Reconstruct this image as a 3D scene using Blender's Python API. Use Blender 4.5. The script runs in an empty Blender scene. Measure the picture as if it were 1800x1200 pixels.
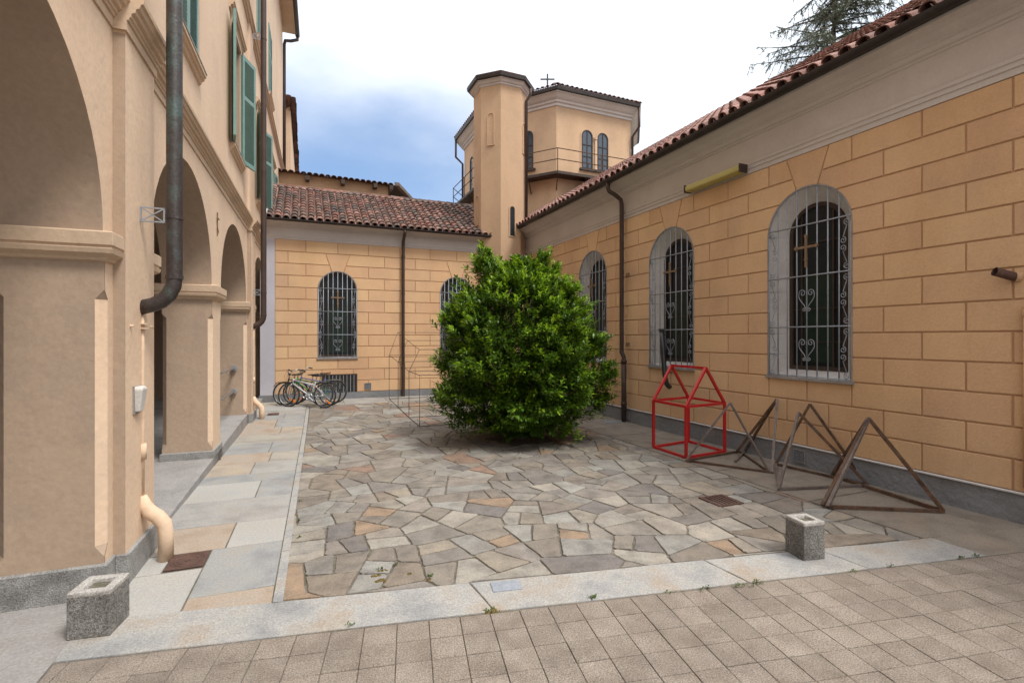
import bpy, bmesh, math, random
from mathutils import Vector, Matrix, Euler
R = math.radians
sin, cos, pi = math.sin, math.cos, math.pi
random.seed(7)
U = 1.9            # all layout lengths below are in eye heights; one eye height = 1.9 m
scene = bpy.context.scene
C = scene.collection

# ------------------------------------------------------------------ camera
YAW = 22.6
cd = bpy.data.cameras.new("camera"); cam = bpy.data.objects.new("camera", cd); C.objects.link(cam)
cam.location = (0, 0, U); cam.rotation_euler = (R(90), 0, R(-YAW))
cd.sensor_width = 36; cd.lens = 17.5; cd.shift_y = -6/1800.0
cd.clip_start = 0.05; cd.clip_end = 2000
scene.camera = cam
# ------------------------------------------------------------------ world
w = bpy.data.worlds.new("World"); scene.world = w; w.use_nodes = True
nt = w.node_tree; nt.nodes.clear()
def N(t, **k):
    n = nt.nodes.new(t)
    for a, b in k.items(): setattr(n, a, b)
    return n
SUN_EL, SUN_AZ = 58.0, 150.0        # azimuth clockwise from +Y
sky = N('ShaderNodeTexSky', sky_type='NISHITA', sun_disc=False)
sky.sun_elevation = R(SUN_EL); sky.sun_rotation = R(SUN_AZ); sky.air_density = 1.3; sky.dust_density = 0.6; sky.ozone_density = 2.5
tc = N('ShaderNodeTexCoord')
mp = N('ShaderNodeMapping'); mp.inputs['Scale'].default_value = (1.0, 1.0, 2.3); mp.inputs['Location'].default_value = (0.3, 0.1, 0.0)
n1 = N('ShaderNodeTexNoise'); n1.inputs['Scale'].default_value = 2.1; n1.inputs['Detail'].default_value = 7; n1.inputs['Roughness'].default_value = 0.5
n2 = N('ShaderNodeTexNoise'); n2.inputs['Scale'].default_value = 1.2; n2.inputs['Detail'].default_value = 3
L = nt.links.new
L(tc.outputs['Generated'], mp.inputs[0]); L(mp.outputs[0], n1.inputs['Vector']); L(mp.outputs[0], n2.inputs['Vector'])
# break in the clouds, seen over the back wing
cdir = Vector((sin(R(YAW-20)), cos(R(YAW-20)), 0.30)).normalized()
vm = N('ShaderNodeVectorMath', operation='SUBTRACT'); L(tc.outputs['Generated'], vm.inputs[0]); vm.inputs[1].default_value = cdir
vs = N('ShaderNodeVectorMath', operation='MULTIPLY'); L(vm.outputs[0], vs.inputs[0]); vs.inputs[1].default_value = (1.0, 1.0, 1.7)
vl = N('ShaderNodeVectorMath', operation='LENGTH'); L(vs.outputs[0], vl.inputs[0])
ma = N('ShaderNodeMath', operation='MULTIPLY_ADD'); L(n1.outputs['Fac'], ma.inputs[0]); ma.inputs[1].default_value = 0.62; L(vl.outputs['Value'], ma.inputs[2])
mr = N('ShaderNodeMapRange', interpolation_type='SMOOTHSTEP'); L(ma.outputs[0], mr.inputs['Value'])
mr.inputs['From Min'].default_value = 0.36; mr.inputs['From Max'].default_value = 1.0
# cloud tone
cr = N('ShaderNodeValToRGB'); L(n2.outputs['Fac'], cr.inputs[0])
cr.color_ramp.elements[0].position = 0.32; cr.color_ramp.elements[0].color = (.58, .64, .72, 1)
cr.color_ramp.elements[1].position = 0.62; cr.color_ramp.elements[1].color = (1.0, 1.0, 1.0, 1)
gain = N('ShaderNodeVectorMath', operation='MULTIPLY_ADD'); L(sky.outputs[0], gain.inputs[0]); gain.inputs[1].default_value = (0.28, 0.32, 0.38); gain.inputs[2].default_value = (0.85, 1.25, 1.95)
# an overcast sky is brighter overhead than at the horizon
sp_ = N('ShaderNodeSeparateXYZ'); L(tc.outputs['Generated'], sp_.inputs[0])
zc_ = N('ShaderNodeMath', operation='MAXIMUM'); L(sp_.outputs[2], zc_.inputs[0]); zc_.inputs[1].default_value = 0
zb_ = N('ShaderNodeMath', operation='MULTIPLY_ADD'); L(zc_.outputs[0], zb_.inputs[0]); zb_.inputs[1].default_value = 11.0; zb_.inputs[2].default_value = 3.3
cl_ = N('ShaderNodeVectorMath', operation='SCALE'); L(cr.outputs[0], cl_.inputs[0]); L(zb_.outputs[0], cl_.inputs['Scale'])
mx = N('ShaderNodeMix', data_type='RGBA'); L(mr.outputs[0], mx.inputs[0]); L(gain.outputs[0], mx.inputs[6]); L(cl_.outputs[0], mx.inputs[7])
bg = N('ShaderNodeBackground'); L(mx.outputs[2], bg.inputs[0]); bg.inputs[1].default_value = 0.1
wo = N('ShaderNodeOutputWorld'); L(bg.outputs[0], wo.inputs[0])
# ------------------------------------------------------------------ sun
sd = bpy.data.lights.new("sun", 'SUN'); so = bpy.data.objects.new("sun", sd); C.objects.link(so)
sd.energy = 1.5; sd.angle = R(16); sd.color = (1.0, 0.95, 0.88)
so.rotation_euler = (R(90-SUN_EL), 0, R(180-SUN_AZ)); so.location = (0, 0, 40)
scene.view_settings.view_transform = 'Standard'; scene.view_settings.look = 'None'
scene.view_settings.exposure = 1.14; scene.view_settings.gamma = 1
scene.view_settings.use_curve_mapping = False
scene.render.engine = 'CYCLES'
scene.cycles.max_bounces = 7; scene.cycles.diffuse_bounces = 4

# ------------------------------------------------------------------ materials
def material(name, cols, rough=0.85, nscale=3.0, grain=60.0, gamt=0.10, bump=0.15, bscale=40.0, var=0.0, metal=0.0, streak=0.0,
             spec=0.3, stain=None, stain_amt=0.0, stain_scale=1.2, palette=None, translucent=0.0, huevar=0.0):
    """cols: list of rgb mixed by large noise; palette: list of rgb picked per piece"""
    m = bpy.data.materials.new(name); m.use_nodes = True
    t = m.node_tree; t.nodes.clear(); l = t.links.new
    def A(ty, **k):
        n = t.nodes.new(ty)
        for a, b in k.items(): setattr(n, a, b)
        return n
    out = A('ShaderNodeOutputMaterial'); b = A('ShaderNodeBsdfPrincipled')
    geo = A('ShaderNodeNewGeometry'); pos = geo.outputs['Position']
    oi = A('ShaderNodeObjectInfo')
    ad = A('ShaderNodeMath', operation='ADD'); l(oi.outputs['Random'], ad.inputs[0]); l(geo.outputs['Random Per Island'], ad.inputs[1])
    fr = A('ShaderNodeMath', operation='FRACT'); l(ad.outputs[0], fr.inputs[0])
    rnd = fr.outputs[0]
    ns = A('ShaderNodeTexNoise'); ns.inputs['Scale'].default_value = nscale; ns.inputs['Detail'].default_value = 6; ns.inputs['Roughness'].default_value = 0.6
    if palette:                                   # shift the noise per piece so grain does not run across pieces
        cx = A('ShaderNodeVectorMath', operation='MULTIPLY_ADD'); cmb = A('ShaderNodeCombineXYZ')
        l(rnd, cmb.inputs[0]); l(rnd, cmb.inputs[1]); l(cmb.outputs[0], cx.inputs[0]); cx.inputs[1].default_value = (37, 53, 0); l(pos, cx.inputs[2])
        pos2 = cx.outputs[0]
    else: pos2 = pos
    if streak:
        mpp = A('ShaderNodeMapping'); mpp.inputs['Scale'].default_value = (1, 1, streak); l(pos2, mpp.inputs[0]); l(mpp.outputs[0], ns.inputs['Vector'])
    else: l(pos2, ns.inputs['Vector'])
    rp = A('ShaderNodeValToRGB'); l(ns.outputs['Fac'], rp.inputs[0])
    e = rp.color_ramp.elements
    n_ = len(cols)
    e[0].position = 0.33; e[0].color = (*cols[0], 1); e[1].position = 0.68; e[1].color = (*cols[-1], 1)
    for i in range(1, n_-1):
        x = e.new(0.33+0.35*i/(n_-1)); x.color = (*cols[i], 1)
    col = rp.outputs[0]
    if palette:
        pr = A('ShaderNodeValToRGB'); pr.color_ramp.interpolation = 'CONSTANT'; l(rnd, pr.inputs[0])
        pe = pr.color_ramp.elements; pe[0].color = (*palette[0], 1); pe[0].position = 0; 
        pe[1].position = 1.0/len(palette); pe[1].color = (*palette[1], 1)
        for i in range(2, len(palette)):
            x = pe.new(i/len(palette)); x.color = (*palette[i], 1)
        mu = A('ShaderNodeMix', data_type='RGBA', blend_type='MULTIPLY'); mu.inputs[0].default_value = 1
        l(pr.outputs[0], mu.inputs[6]); l(col, mu.inputs[7]); col = mu.outputs[2]
    if stain:
        s2 = A('ShaderNodeTexNoise'); s2.inputs['Scale'].default_value = stain_scale; s2.inputs['Detail'].default_value = 8; s2.inputs['Roughness'].default_value = 0.65
        l(pos, s2.inputs['Vector'])
        sm = A('ShaderNodeMapRange'); l(s2.outputs['Fac'], sm.inputs[0]); sm.inputs['From Min'].default_value = 0.48; sm.inputs['From Max'].default_value = 0.68; sm.inputs['To Max'].default_value = stain_amt
        mu = A('ShaderNodeMix', data_type='RGBA'); l(sm.outputs[0], mu.inputs[0]); l(col, mu.inputs[6]); mu.inputs[7].default_value = (*stain, 1); col = mu.outputs[2]
    g = A('ShaderNodeTexNoise'); g.inputs['Scale'].default_value = grain; g.inputs['Detail'].default_value = 4; g.inputs['Roughness'].default_value = 0.7; l(pos, g.inputs['Vector'])
    gm = A('ShaderNodeMapRange'); l(g.outputs['Fac'], gm.inputs[0]); gm.inputs['From Min'].default_value = 0.3; gm.inputs['From Max'].default_value = 0.7
    gm.inputs['To Min'].default_value = 1-gamt*1.5; gm.inputs['To Max'].default_value = 1+gamt*1.5
    vv = gm.outputs[0]
    if var:
        vr = A('ShaderNodeMapRange'); l(rnd, vr.inputs[0]); vr.inputs['To Min'].default_value = 1-var; vr.inputs['To Max'].default_value = 1+var
        mm = A('ShaderNodeMath', operation='MULTIPLY'); l(vr.outputs[0], mm.inputs[0]); l(vv, mm.inputs[1]); vv = mm.outputs[0]
    hs = A('ShaderNodeHueSaturation'); l(col, hs.inputs['Color']); l(vv, hs.inputs['Value'])
    if huevar:
        hr = A('ShaderNodeMapRange'); l(rnd, hr.inputs[0]); hr.inputs['To Min'].default_value = 0.5-huevar; hr.inputs['To Max'].default_value = 0.5+huevar
        l(hr.outputs[0], hs.inputs['Hue'])
    l(hs.outputs[0], b.inputs['Base Color'])
    b.inputs['Roughness'].default_value = rough; b.inputs['Metallic'].default_value = metal
    b.inputs['Specular IOR Level'].default_value = spec
    if bump:
        bn = A('ShaderNodeTexNoise'); bn.inputs['Scale'].default_value = bscale; bn.inputs['Detail'].default_value = 6; l(pos, bn.inputs['Vector'])
        bm_ = A('ShaderNodeBump'); bm_.inputs['Strength'].default_value = bump; bm_.inputs['Distance'].default_value = 0.02
        l(bn.outputs['Fac'], bm_.inputs['Height']); l(bm_.outputs[0], b.inputs['Normal'])
    if translucent:
        tr = A('ShaderNodeBsdfTranslucent'); l(hs.outputs[0], tr.inputs[0])
        ms = A('ShaderNodeMixShader'); ms.inputs[0].default_value = translucent
        l(b.outputs[0], ms.inputs[1]); l(tr.outputs[0], ms.inputs[2]); l(ms.outputs[0], out.inputs[0])
    else: l(b.outputs[0], out.inputs[0])
    return m

MT = {}
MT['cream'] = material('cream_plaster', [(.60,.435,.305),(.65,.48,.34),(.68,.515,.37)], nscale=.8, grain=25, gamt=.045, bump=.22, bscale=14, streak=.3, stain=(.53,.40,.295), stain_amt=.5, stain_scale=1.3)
MT['cream_shaded'] = material('cream_plaster_shaded', [(.36,.265,.19),(.40,.295,.215),(.425,.32,.235)], nscale=.9, grain=25, gamt=.05, bump=.25, bscale=12, streak=.4, stain=(.30,.235,.185), stain_amt=.5, stain_scale=1.6)  # cream plaster with the shade of reveals, soffits and sides painted in
MT['cream_trim'] = material('cream_moulding', [(.53,.39,.27),(.58,.43,.305)], nscale=1.5, grain=30, gamt=.05, bump=.15, bscale=25, stain=(.33,.25,.19), stain_amt=.3)
MT['ochre'] = material('ochre_render', [(.54,.335,.185),(.61,.39,.22),(.64,.42,.245)], nscale=.8, grain=45, gamt=.05, bump=.25, bscale=45, var=.05, huevar=.004, stain=(.45,.30,.20), stain_amt=.45, stain_scale=.9, streak=.3)
MT['ochre_joint'] = material('ochre_joint', [(.44,.27,.155),(.48,.30,.175)], nscale=1.2, grain=40, gamt=.04, bump=.1)
MT['tower'] = material('pale_ochre_plaster', [(.47,.315,.20),(.53,.36,.23),(.57,.39,.255)], nscale=.6, grain=20, gamt=.04, bump=.12, bscale=12, stain=(.42,.29,.19), stain_amt=.7, stain_scale=.9, streak=.25)
MT['grey_cornice'] = material('grey_cornice_paint', [(.52,.475,.45),(.57,.525,.50)], nscale=1.0, grain=30, gamt=.03, bump=.08, stain=(.36,.32,.30), stain_amt=.3)
MT['lilac'] = material('lilac_plaster', [(.43,.41,.45),(.50,.48,.52)], nscale=1.2, grain=30, gamt=.03, bump=.08)
MT['reveal'] = material('pale_grey_plaster', [(.55,.53,.52),(.62,.60,.59)], nscale=2, grain=40, gamt=.04, bump=.1, stain=(.28,.26,.25), stain_amt=.3, stain_scale=2.5)
MT['plinth'] = material('grey_plinth_render', [(.17,.175,.185),(.23,.235,.245)], nscale=2, grain=50, gamt=.1, bump=.8, bscale=16, stain=(.14,.12,.10), stain_amt=.4)
MT['granite'] = material('granite', [(.17,.165,.16),(.28,.275,.265),(.20,.195,.19)], nscale=4, grain=110, gamt=.35, bump=.4, bscale=90)
MT['granite_rough'] = material('rough_granite', [(.13,.122,.112),(.23,.22,.205)], nscale=6, grain=75, gamt=.55, bump=.45, bscale=130, stain=(.08,.075,.065), stain_amt=.5)
MT['planter_rim'] = material('pale_granite_rim', [(.30,.28,.26),(.42,.40,.37)], nscale=8, grain=100, gamt=.35, bump=.5, bscale=70)
STONES = [(.235,.21,.185),(.28,.26,.235),(.26,.24,.215),(.20,.185,.175),(.31,.295,.27),(.24,.23,.215),(.265,.262,.25),(.33,.315,.285),(.24,.205,.17),(.21,.185,.165),(.18,.168,.165),(.28,.25,.21),(.25,.225,.195),(.29,.215,.155),(.22,.205,.195),(.29,.29,.275),(.27,.245,.22),(.25,.175,.14),(.235,.215,.20),(.205,.19,.175),(.255,.235,.205),(.22,.20,.175),(.30,.28,.25),(.24,.23,.215)]
MT['stone'] = material('crazy_paving_stone', [(.60,.575,.55),(.87,.845,.81),(1.05,1.0,.92)], nscale=4.5, grain=70, gamt=.16, bump=.55, bscale=22, palette=STONES, var=.10, stain=(.15,.125,.10), stain_amt=.55, stain_scale=1.7, rough=.8)
SLABS = [(.33,.305,.265),(.28,.27,.25),(.31,.30,.285),(.36,.33,.285),(.275,.275,.27),(.33,.28,.225),(.30,.285,.26),(.25,.25,.245)]
MT['slab'] = material('pavement_slab', [(.78,.78,.78),(1.0,1.0,1.0),(1.1,1.07,1.0)], nscale=2.6, grain=60, gamt=.12, bump=.4, bscale=25, palette=SLABS, var=.06, stain=(.24,.20,.16), stain_amt=.4, stain_scale=2.2, rough=.75)
MT['slab_orange'] = material('rusty_slab', [(.29,.225,.17),(.33,.27,.215),(.29,.265,.23)], nscale=2.6, grain=60, gamt=.15, bump=.4, bscale=25)
MT['slab_grey'] = material('blue_grey_slab', [(.21,.213,.215),(.27,.272,.265),(.30,.28,.25)], nscale=2.4, grain=60, gamt=.12, bump=.35, bscale=25, stain=(.25,.235,.21), stain_amt=.4)
MT['slab_light'] = material('pale_slab', [(.32,.315,.30),(.37,.355,.33)], nscale=2.4, grain=60, gamt=.12, bump=.35, bscale=25, stain=(.31,.28,.24), stain_amt=.5)
MT['band'] = material('threshold_stone', [(.225,.225,.225),(.32,.31,.29),(.30,.25,.20)], nscale=2.2, grain=80, gamt=.2, bump=.4, bscale=50, var=.05, stain=(.27,.27,.265), stain_amt=.5, stain_scale=3)
MT['side_slab'] = material('right_walk_slab', [(.17,.145,.12),(.23,.20,.165),(.26,.22,.18)], nscale=3, grain=60, gamt=.15, bump=.4, bscale=30, var=.12, stain=(.25,.17,.12), stain_amt=.35, stain_scale=2)
MT['tile'] = material('concrete_paver', [(.195,.16,.13),(.235,.198,.163),(.265,.226,.19)], nscale=5, grain=110, gamt=.42, bump=.5, bscale=120, var=.10, stain=(.155,.128,.108), stain_amt=.6, stain_scale=2.4)
MT['mortar'] = material('dark_mortar', [(.095,.077,.06),(.14,.118,.096),(.19,.165,.138)], nscale=6, grain=70, gamt=.25, bump=.5, stain=(.055,.07,.025), stain_amt=.6, stain_scale=2.2)
MT['tile_joint'] = material('paver_joint', [(.14,.112,.09),(.19,.155,.125)], nscale=5, grain=70, gamt=.25, bump=.4)
MT['earth'] = material('trodden_ground', [(.20,.18,.15),(.26,.23,.19)], nscale=1.5)
MT['concrete'] = material('smooth_concrete', [(.235,.225,.22),(.30,.285,.275),(.27,.255,.24)], nscale=1.8, grain=50, gamt=.14, bump=.25, bscale=30, stain=(.19,.175,.165), stain_amt=.5, stain_scale=2)
TILES = [(.22,.105,.08),(.17,.09,.072),(.13,.088,.075),(.27,.13,.10),(.20,.125,.10),(.155,.105,.09),(.105,.08,.07),(.24,.145,.12),(.19,.115,.095),(.29,.16,.13),(.12,.095,.085),(.18,.10,.08)]
MT['roof_tile'] = material('old_clay_tile', [(.6,.6,.6),(1,1,1),(1.15,1.1,1.05)], nscale=7, grain=30, gamt=.2, bump=.4, bscale=40, palette=TILES, var=.12, stain=(.07,.06,.05), stain_amt=.5, stain_scale=2.5)
RTILES = [(.24,.115,.09),(.29,.15,.12),(.20,.10,.08),(.33,.18,.15),(.25,.145,.12),(.15,.085,.07)]
MT['roof_tile_red'] = material('red_clay_tile', [(.75,.75,.75),(1,1,1),(1.1,1.05,1.05)], nscale=7, grain=30, gamt=.15, bump=.3, bscale=40, palette=RTILES, var=.10, stain=(.12,.09,.08), stain_amt=.45, stain_scale=2.5)
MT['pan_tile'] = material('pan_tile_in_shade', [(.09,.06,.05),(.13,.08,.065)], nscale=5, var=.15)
MT['copper'] = material('weathered_copper', [(.055,.045,.043),(.075,.062,.06),(.085,.085,.08)], rough=.45, metal=.55, nscale=5, grain=60, gamt=.2, streak=.12, bump=.15, stain=(.12,.19,.18), stain_amt=.55, stain_scale=4)
MT['brown_pipe'] = material('brown_painted_pipe', [(.055,.036,.03),(.075,.05,.042)], rough=.5, metal=.2, nscale=4, grain=50, gamt=.1, bump=.05)
MT['gutter'] = material('dark_gutter', [(.035,.028,.027),(.055,.045,.042)], rough=.45, metal=.3, nscale=3, grain=40, gamt=.15, bump=.05)
MT['iron'] = material('grey_painted_iron', [(.25,.27,.30),(.34,.36,.40)], rough=.5, metal=.3, nscale=20, grain=90, gamt=.15, bump=.1)
MT['rust'] = material('rusty_steel', [(.06,.038,.028),(.11,.068,.047),(.145,.10,.075)], rough=.8, metal=.2, nscale=9, grain=90, gamt=.3, bump=.3, stain=(.22,.10,.04), stain_amt=.5, stain_scale=7)
MT['rust_grey'] = material('greyish_rusty_steel', [(.14,.11,.095),(.21,.17,.15)], rough=.7, metal=.3, nscale=9, grain=90, gamt=.25, bump=.3)
MT['wire'] = material('thin_rusty_rod', [(.05,.033,.028),(.08,.052,.042)], rough=.8, nscale=9)
MT['cast'] = material('rusty_cast_iron', [(.085,.05,.04),(.13,.075,.058)], rough=.75, metal=.3, nscale=9, grain=120, gamt=.3, bump=.4)
MT['red'] = material('red_paint', [(.44,.012,.015),(.56,.02,.022)], rough=.42, nscale=9, grain=60, gamt=.12, bump=.12, spec=.5, stain=(.16,.03,.02), stain_amt=.6, stain_scale=9)
MT['green_shutter'] = material('green_shutter_paint', [(.14,.245,.22),(.18,.29,.26)], rough=.55, nscale=3, grain=40, gamt=.06, bump=.05)
MT['brass'] = material('brass_cross', [(.20,.135,.085),(.27,.18,.11)], rough=.5, metal=.3, nscale=10)
MT['frame_brown'] = material('brown_window_frame', [(.045,.03,.024),(.065,.045,.035)], rough=.6, nscale=5)
MT['sill'] = material('grey_stone_sill', [(.22,.20,.19),(.30,.28,.265)], nscale=5, grain=60, gamt=.15, bump=.3)
MT['lamp_yellow'] = material('yellowed_plastic', [(.42,.36,.12),(.50,.42,.16)], rough=.5, nscale=3, grain=30, gamt=.05, bump=.02)
MT['lamp_white'] = material('dusty_white_plastic', [(.48,.46,.42),(.55,.53,.49)], rough=.5, nscale=8, bump=.03)
MT['bark'] = material('grey_bark', [(.07,.055,.042),(.12,.095,.075)], nscale=10, grain=60, gamt=.2, bump=.6)
MT['leaf'] = material('glossy_leaf', [(.055,.11,.010),(.075,.145,.012),(.10,.185,.015)], rough=.38, spec=.5, nscale=3, grain=15, gamt=.1, bump=0, var=.30, huevar=.012, translucent=.25)
MT['young_leaf'] = material('young_leaf', [(.20,.34,.018),(.28,.42,.025)], rough=.4, spec=.5, nscale=3, grain=15, gamt=.1, bump=0, var=.25, huevar=.015, translucent=.35)
MT['needle'] = material('spruce_needles', [(.10,.12,.075),(.14,.16,.10)], rough=.7, nscale=3, bump=0, var=.3, translucent=.1)
MT['weed'] = material('weed_leaf', [(.05,.085,.02),(.08,.12,.03)], nscale=9, bump=0, var=.3)
MT['moss'] = material('brown_moss', [(.12,.10,.03),(.20,.13,.05)], nscale=20, bump=.4)
MT['plank'] = material('old_grey_timber', [(.13,.10,.08),(.2,.165,.14)], nscale=4, streak=.2)
def simple(name, col, rough=.4, metal=0, spec=.5):
    m = material(name, [col, tuple(min(1, c*1.15+.002) for c in col)], rough=rough, metal=metal, spec=spec, nscale=8, gamt=.05, bump=0)
    return m
MT['glass'] = simple('dark_window_glass', (.012,.015,.018), .35, 0, .25)
MT['green_glass'] = simple('dark_green_glass', (.014,.026,.02), .35, 0, .25)
MT['blue_glass'] = simple('reflecting_glass', (.05,.065,.085), .07, .3, .9)
MT['dark'] = simple('dark_interior', (.018,.015,.013), .9)
MT['rubber'] = simple('black_rubber', (.018,.018,.018), .8)
MT['silver'] = simple('silver_metal', (.33,.34,.35), .35, .8)
MT['black_paint'] = simple('black_paint', (.02,.02,.022), .35)
MT['white_paint'] = simple('white_bike_paint', (.42,.43,.45), .3)
MT['blue_paint'] = simple('blue_bike_paint', (.03,.09,.30), .35)
MT['green_paint'] = simple('green_bike_paint', (.03,.25,.09), .35)
MT['orange'] = simple('orange_reflector', (.85,.22,.01), .3)
MT['brown_leather'] = simple('brown_leather', (.13,.05,.025), .5)
MT['purple'] = simple('grey_bike_paint', (.18,.18,.2), .35)

# ------------------------------------------------------------------ mesh builder
class MB:
    def __init__(s): s.v = []; s.f = []
    def add(s, vs, fs):
        o = len(s.v); s.v += [tuple(p) for p in vs]; s.f += [tuple(i+o for i in f) for f in fs]; return s
    def box(s, x0, x1, y0, y1, z0, z1):
        return s.add([(x0,y0,z0),(x1,y0,z0),(x1,y1,z0),(x0,y1,z0),(x0,y0,z1),(x1,y0,z1),(x1,y1,z1),(x0,y1,z1)],
                     [(0,3,2,1),(4,5,6,7),(0,1,5,4),(1,2,6,5),(2,3,7,6),(3,0,4,7)])
    def loft(s, rings, closed=True, caps=(True, True)):
        n = len(rings[0]); vs = [p for r in rings for p in r]; fs = []
        for i in range(len(rings)-1):
            for j in range(n if closed else n-1):
                a = i*n+j; b = i*n+(j+1) % n
                fs.append((a, b, b+n, a+n))
        if caps[0]: fs.append(tuple(reversed(range(n))))
        if caps[1]: fs.append(tuple(range((len(rings)-1)*n, len(rings)*n)))
        return s.add(vs, fs)
    def tube(s, pts, r, n=6, caps=True, closed=False, rot=0.0):
        pts = [Vector(p) for p in pts]
        rs = r if isinstance(r, (list, tuple)) else [r]*len(pts)
        rings = []; up = None
        m = len(pts)
        for i, p in enumerate(pts):
            if closed: d = pts[(i+1) % m]-pts[i-1]
            else: d = pts[min(i+1, m-1)]-pts[max(i-1, 0)]
            if d.length < 1e-9: d = Vector((0,0,1))
            d.normalize()
            if up is None:
                up = Vector((0,0,1)) if abs(d.z) < .9 else Vector((1,0,0))
            a = (up-d*up.dot(d))
            if a.length < 1e-6: a = d.orthogonal()
            a.normalize(); b = d.cross(a); up = a
            rings.append([p+(a*cos(2*pi*k/n+rot)+b*sin(2*pi*k/n+rot))*rs[i] for k in range(n)])
        if closed: rings.append(rings[0]); return s.loft(rings, True, (False, False))
        return s.loft(rings, True, (caps, caps))
    def bar(s, a, b, w, h=None):
        """square bar from a to b"""
        return s.tube([a, b], w*.7071, 4, True, False, pi/4)
    def prism_y(s, poly, y0, y1, inset=0.0, ybev=0.0):
        """polygon in (x,z), extruded from back y1 to front y0 (front towards -y)"""
        n = len(poly)
        if inset:
            xs = [p[0] for p in poly]; zs = [p[1] for p in poly]
            cx, cz = (min(xs)+max(xs))/2, (min(zs)+max(zs))/2
            wx, wz = max(max(xs)-min(xs), 1e-4), max(max(zs)-min(zs), 1e-4)
            fx, fz = max(.2, 1-2*inset/wx), max(.2, 1-2*inset/wz)
            fp = [(cx+(x-cx)*fx, cz+(z-cz)*fz) for x, z in poly]
            rings = [[(x, y1, z) for x, z in poly], [(x, y0+ybev, z) for x, z in poly], [(x, y0, z) for x, z in fp]]
        else: rings = [[(x, y1, z) for x, z in poly], [(x, y0, z) for x, z in poly]]
        vs = [p for r in rings for p in r]; fs = []
        for i in range(len(rings)-1):
            for j in range(n): a = i*n+j; b = i*n+(j+1) % n; fs.append((a, b, b+n, a+n))
        fs.append(tuple(range((len(rings)-1)*n, len(rings)*n)))
        return s.add(vs, fs)
    def build(s, name, mat, parent=None, world=True, loc=None, rot=None, sc=U, smooth=False, bevel=0, flat_at=None, recalc=True, link=True, origin=None):
        vs = [Vector(p) for p in s.v]
        pl = Vector((0,0,0))
        if parent is not None and world:
            Mi = WM[parent.name].inverted(); vs = [Mi @ p for p in vs]
        if origin is not None:                 # give the mesh an own origin (in parent space, layout units)
            o_ = Vector(origin); vs = [p-o_ for p in vs]; loc = origin
        me = bpy.data.meshes.new(name); me.from_pydata([p*sc for p in vs], [], s.f)
        if recalc:
            bm = bmesh.new(); bm.from_mesh(me); bmesh.ops.recalc_face_normals(bm, faces=bm.faces); bm.to_mesh(me); bm.free()
        me.materials.append(MT[mat] if isinstance(mat, str) else mat)
        if smooth: me.polygons.foreach_set('use_smooth', [True]*len(me.polygons))
        me.update()
        if not link: return me
        o = bpy.data.objects.new(name, me); C.objects.link(o)
        if parent is not None: o.parent = parent
        l = Vector(loc) if loc is not None else Vector((0,0,0))
        o.location = l*U
        if rot is not None: o.rotation_euler = rot
        base = WM[parent.name] if parent is not None else Matrix()
        WM[o.name] = base @ Matrix.Translation(l) @ (Euler(rot).to_matrix().to_4x4() if rot is not None else Matrix())
        if bevel:
            b = o.modifiers.new('bevel', 'BEVEL'); b.width = bevel; b.segments = 2; b.limit_method = 'ANGLE'
        return o
WM = {}
def thing(name, label, cat, loc=(0,0,0), rz=0.0, group=None):
    o = bpy.data.objects.new(name, None); C.objects.link(o)
    o.location = Vector(loc)*U; o.rotation_euler = (0,0,rz); o.empty_display_size = .2
    WM[o.name] = Matrix.Translation(Vector(loc)) @ Matrix.Rotation(rz, 4, 'Z')
    return tag(o, label, cat, group)
def tag(o, label=None, cat=None, group=None, kind=None):
    if label: o['label'] = label
    if cat: o['category'] = cat
    if group: o['group'] = group
    if kind: o['kind'] = kind
    return o
def struct(o): o['kind'] = 'structure'; return o
def stuff(o): o['kind'] = 'stuff'; return o
def inst(name, me, parent, loc, rot=(0,0,0), scale=None):
    o = bpy.data.objects.new(name, me); C.objects.link(o); o.parent = parent
    o.location = Vector(loc)*U; o.rotation_euler = rot
    if scale: o.scale = scale
    base = WM[parent.name] if parent is not None else Matrix()
    WM[o.name] = base @ Matrix.Translation(Vector(loc)) @ Euler(rot).to_matrix().to_4x4()
    return o
def copy_tree(o, parent=None):
    c = o.copy(); C.objects.link(c); c.parent = parent
    for ch in list(o.children): copy_tree(ch, c)
    return c
# survey helpers: a point of the place from where it was sighted
CA, SA = cos(R(YAW)), sin(R(YAW))
def ray(u, v):
    k = (u-900)/875.0; return Vector((SA+k*CA, CA-k*SA, (594-v)/875.0))
def gp(u, v, z=0.0):
    d = ray(u, v); return Vector((0,0,1))+d*((z-1)/d.z)
def dp(u, v, depth): return Vector((0,0,1))+ray(u, v)*depth
def proj(p):
    dx = p[0]*CA-p[1]*SA; dd = p[0]*SA+p[1]*CA
    if dd < .05: return None
    return 900+875*dx/dd, 594-875*(p[2]-1)/dd, dd
def zg(y):
    t = max(0, min(1, (y-5.6)/2.5)); return .065*t*t*(3-2*t)

# ================================================================== THE SETTING
XR, YB = 3.58, 8.10
g = MB(); g.add([(-200,-200,-.03),(200,-200,-.03),(200,200,-.03),(-200,200,-.03)], [(0,1,2,3)])
struct(g.build('ground', 'earth'))
LA = R(1.45)
LO = (-.779, 0, 0)
def Lw(n, s, z=0):      # left-building frame to world
    return Vector((LO[0]+n*cos(LA)+s*sin(LA), -n*sin(LA)+s*cos(LA), z))
band_lo = lambda x: 1.822-.19*x
band_up = lambda x: 2.068-.197*x

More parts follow.
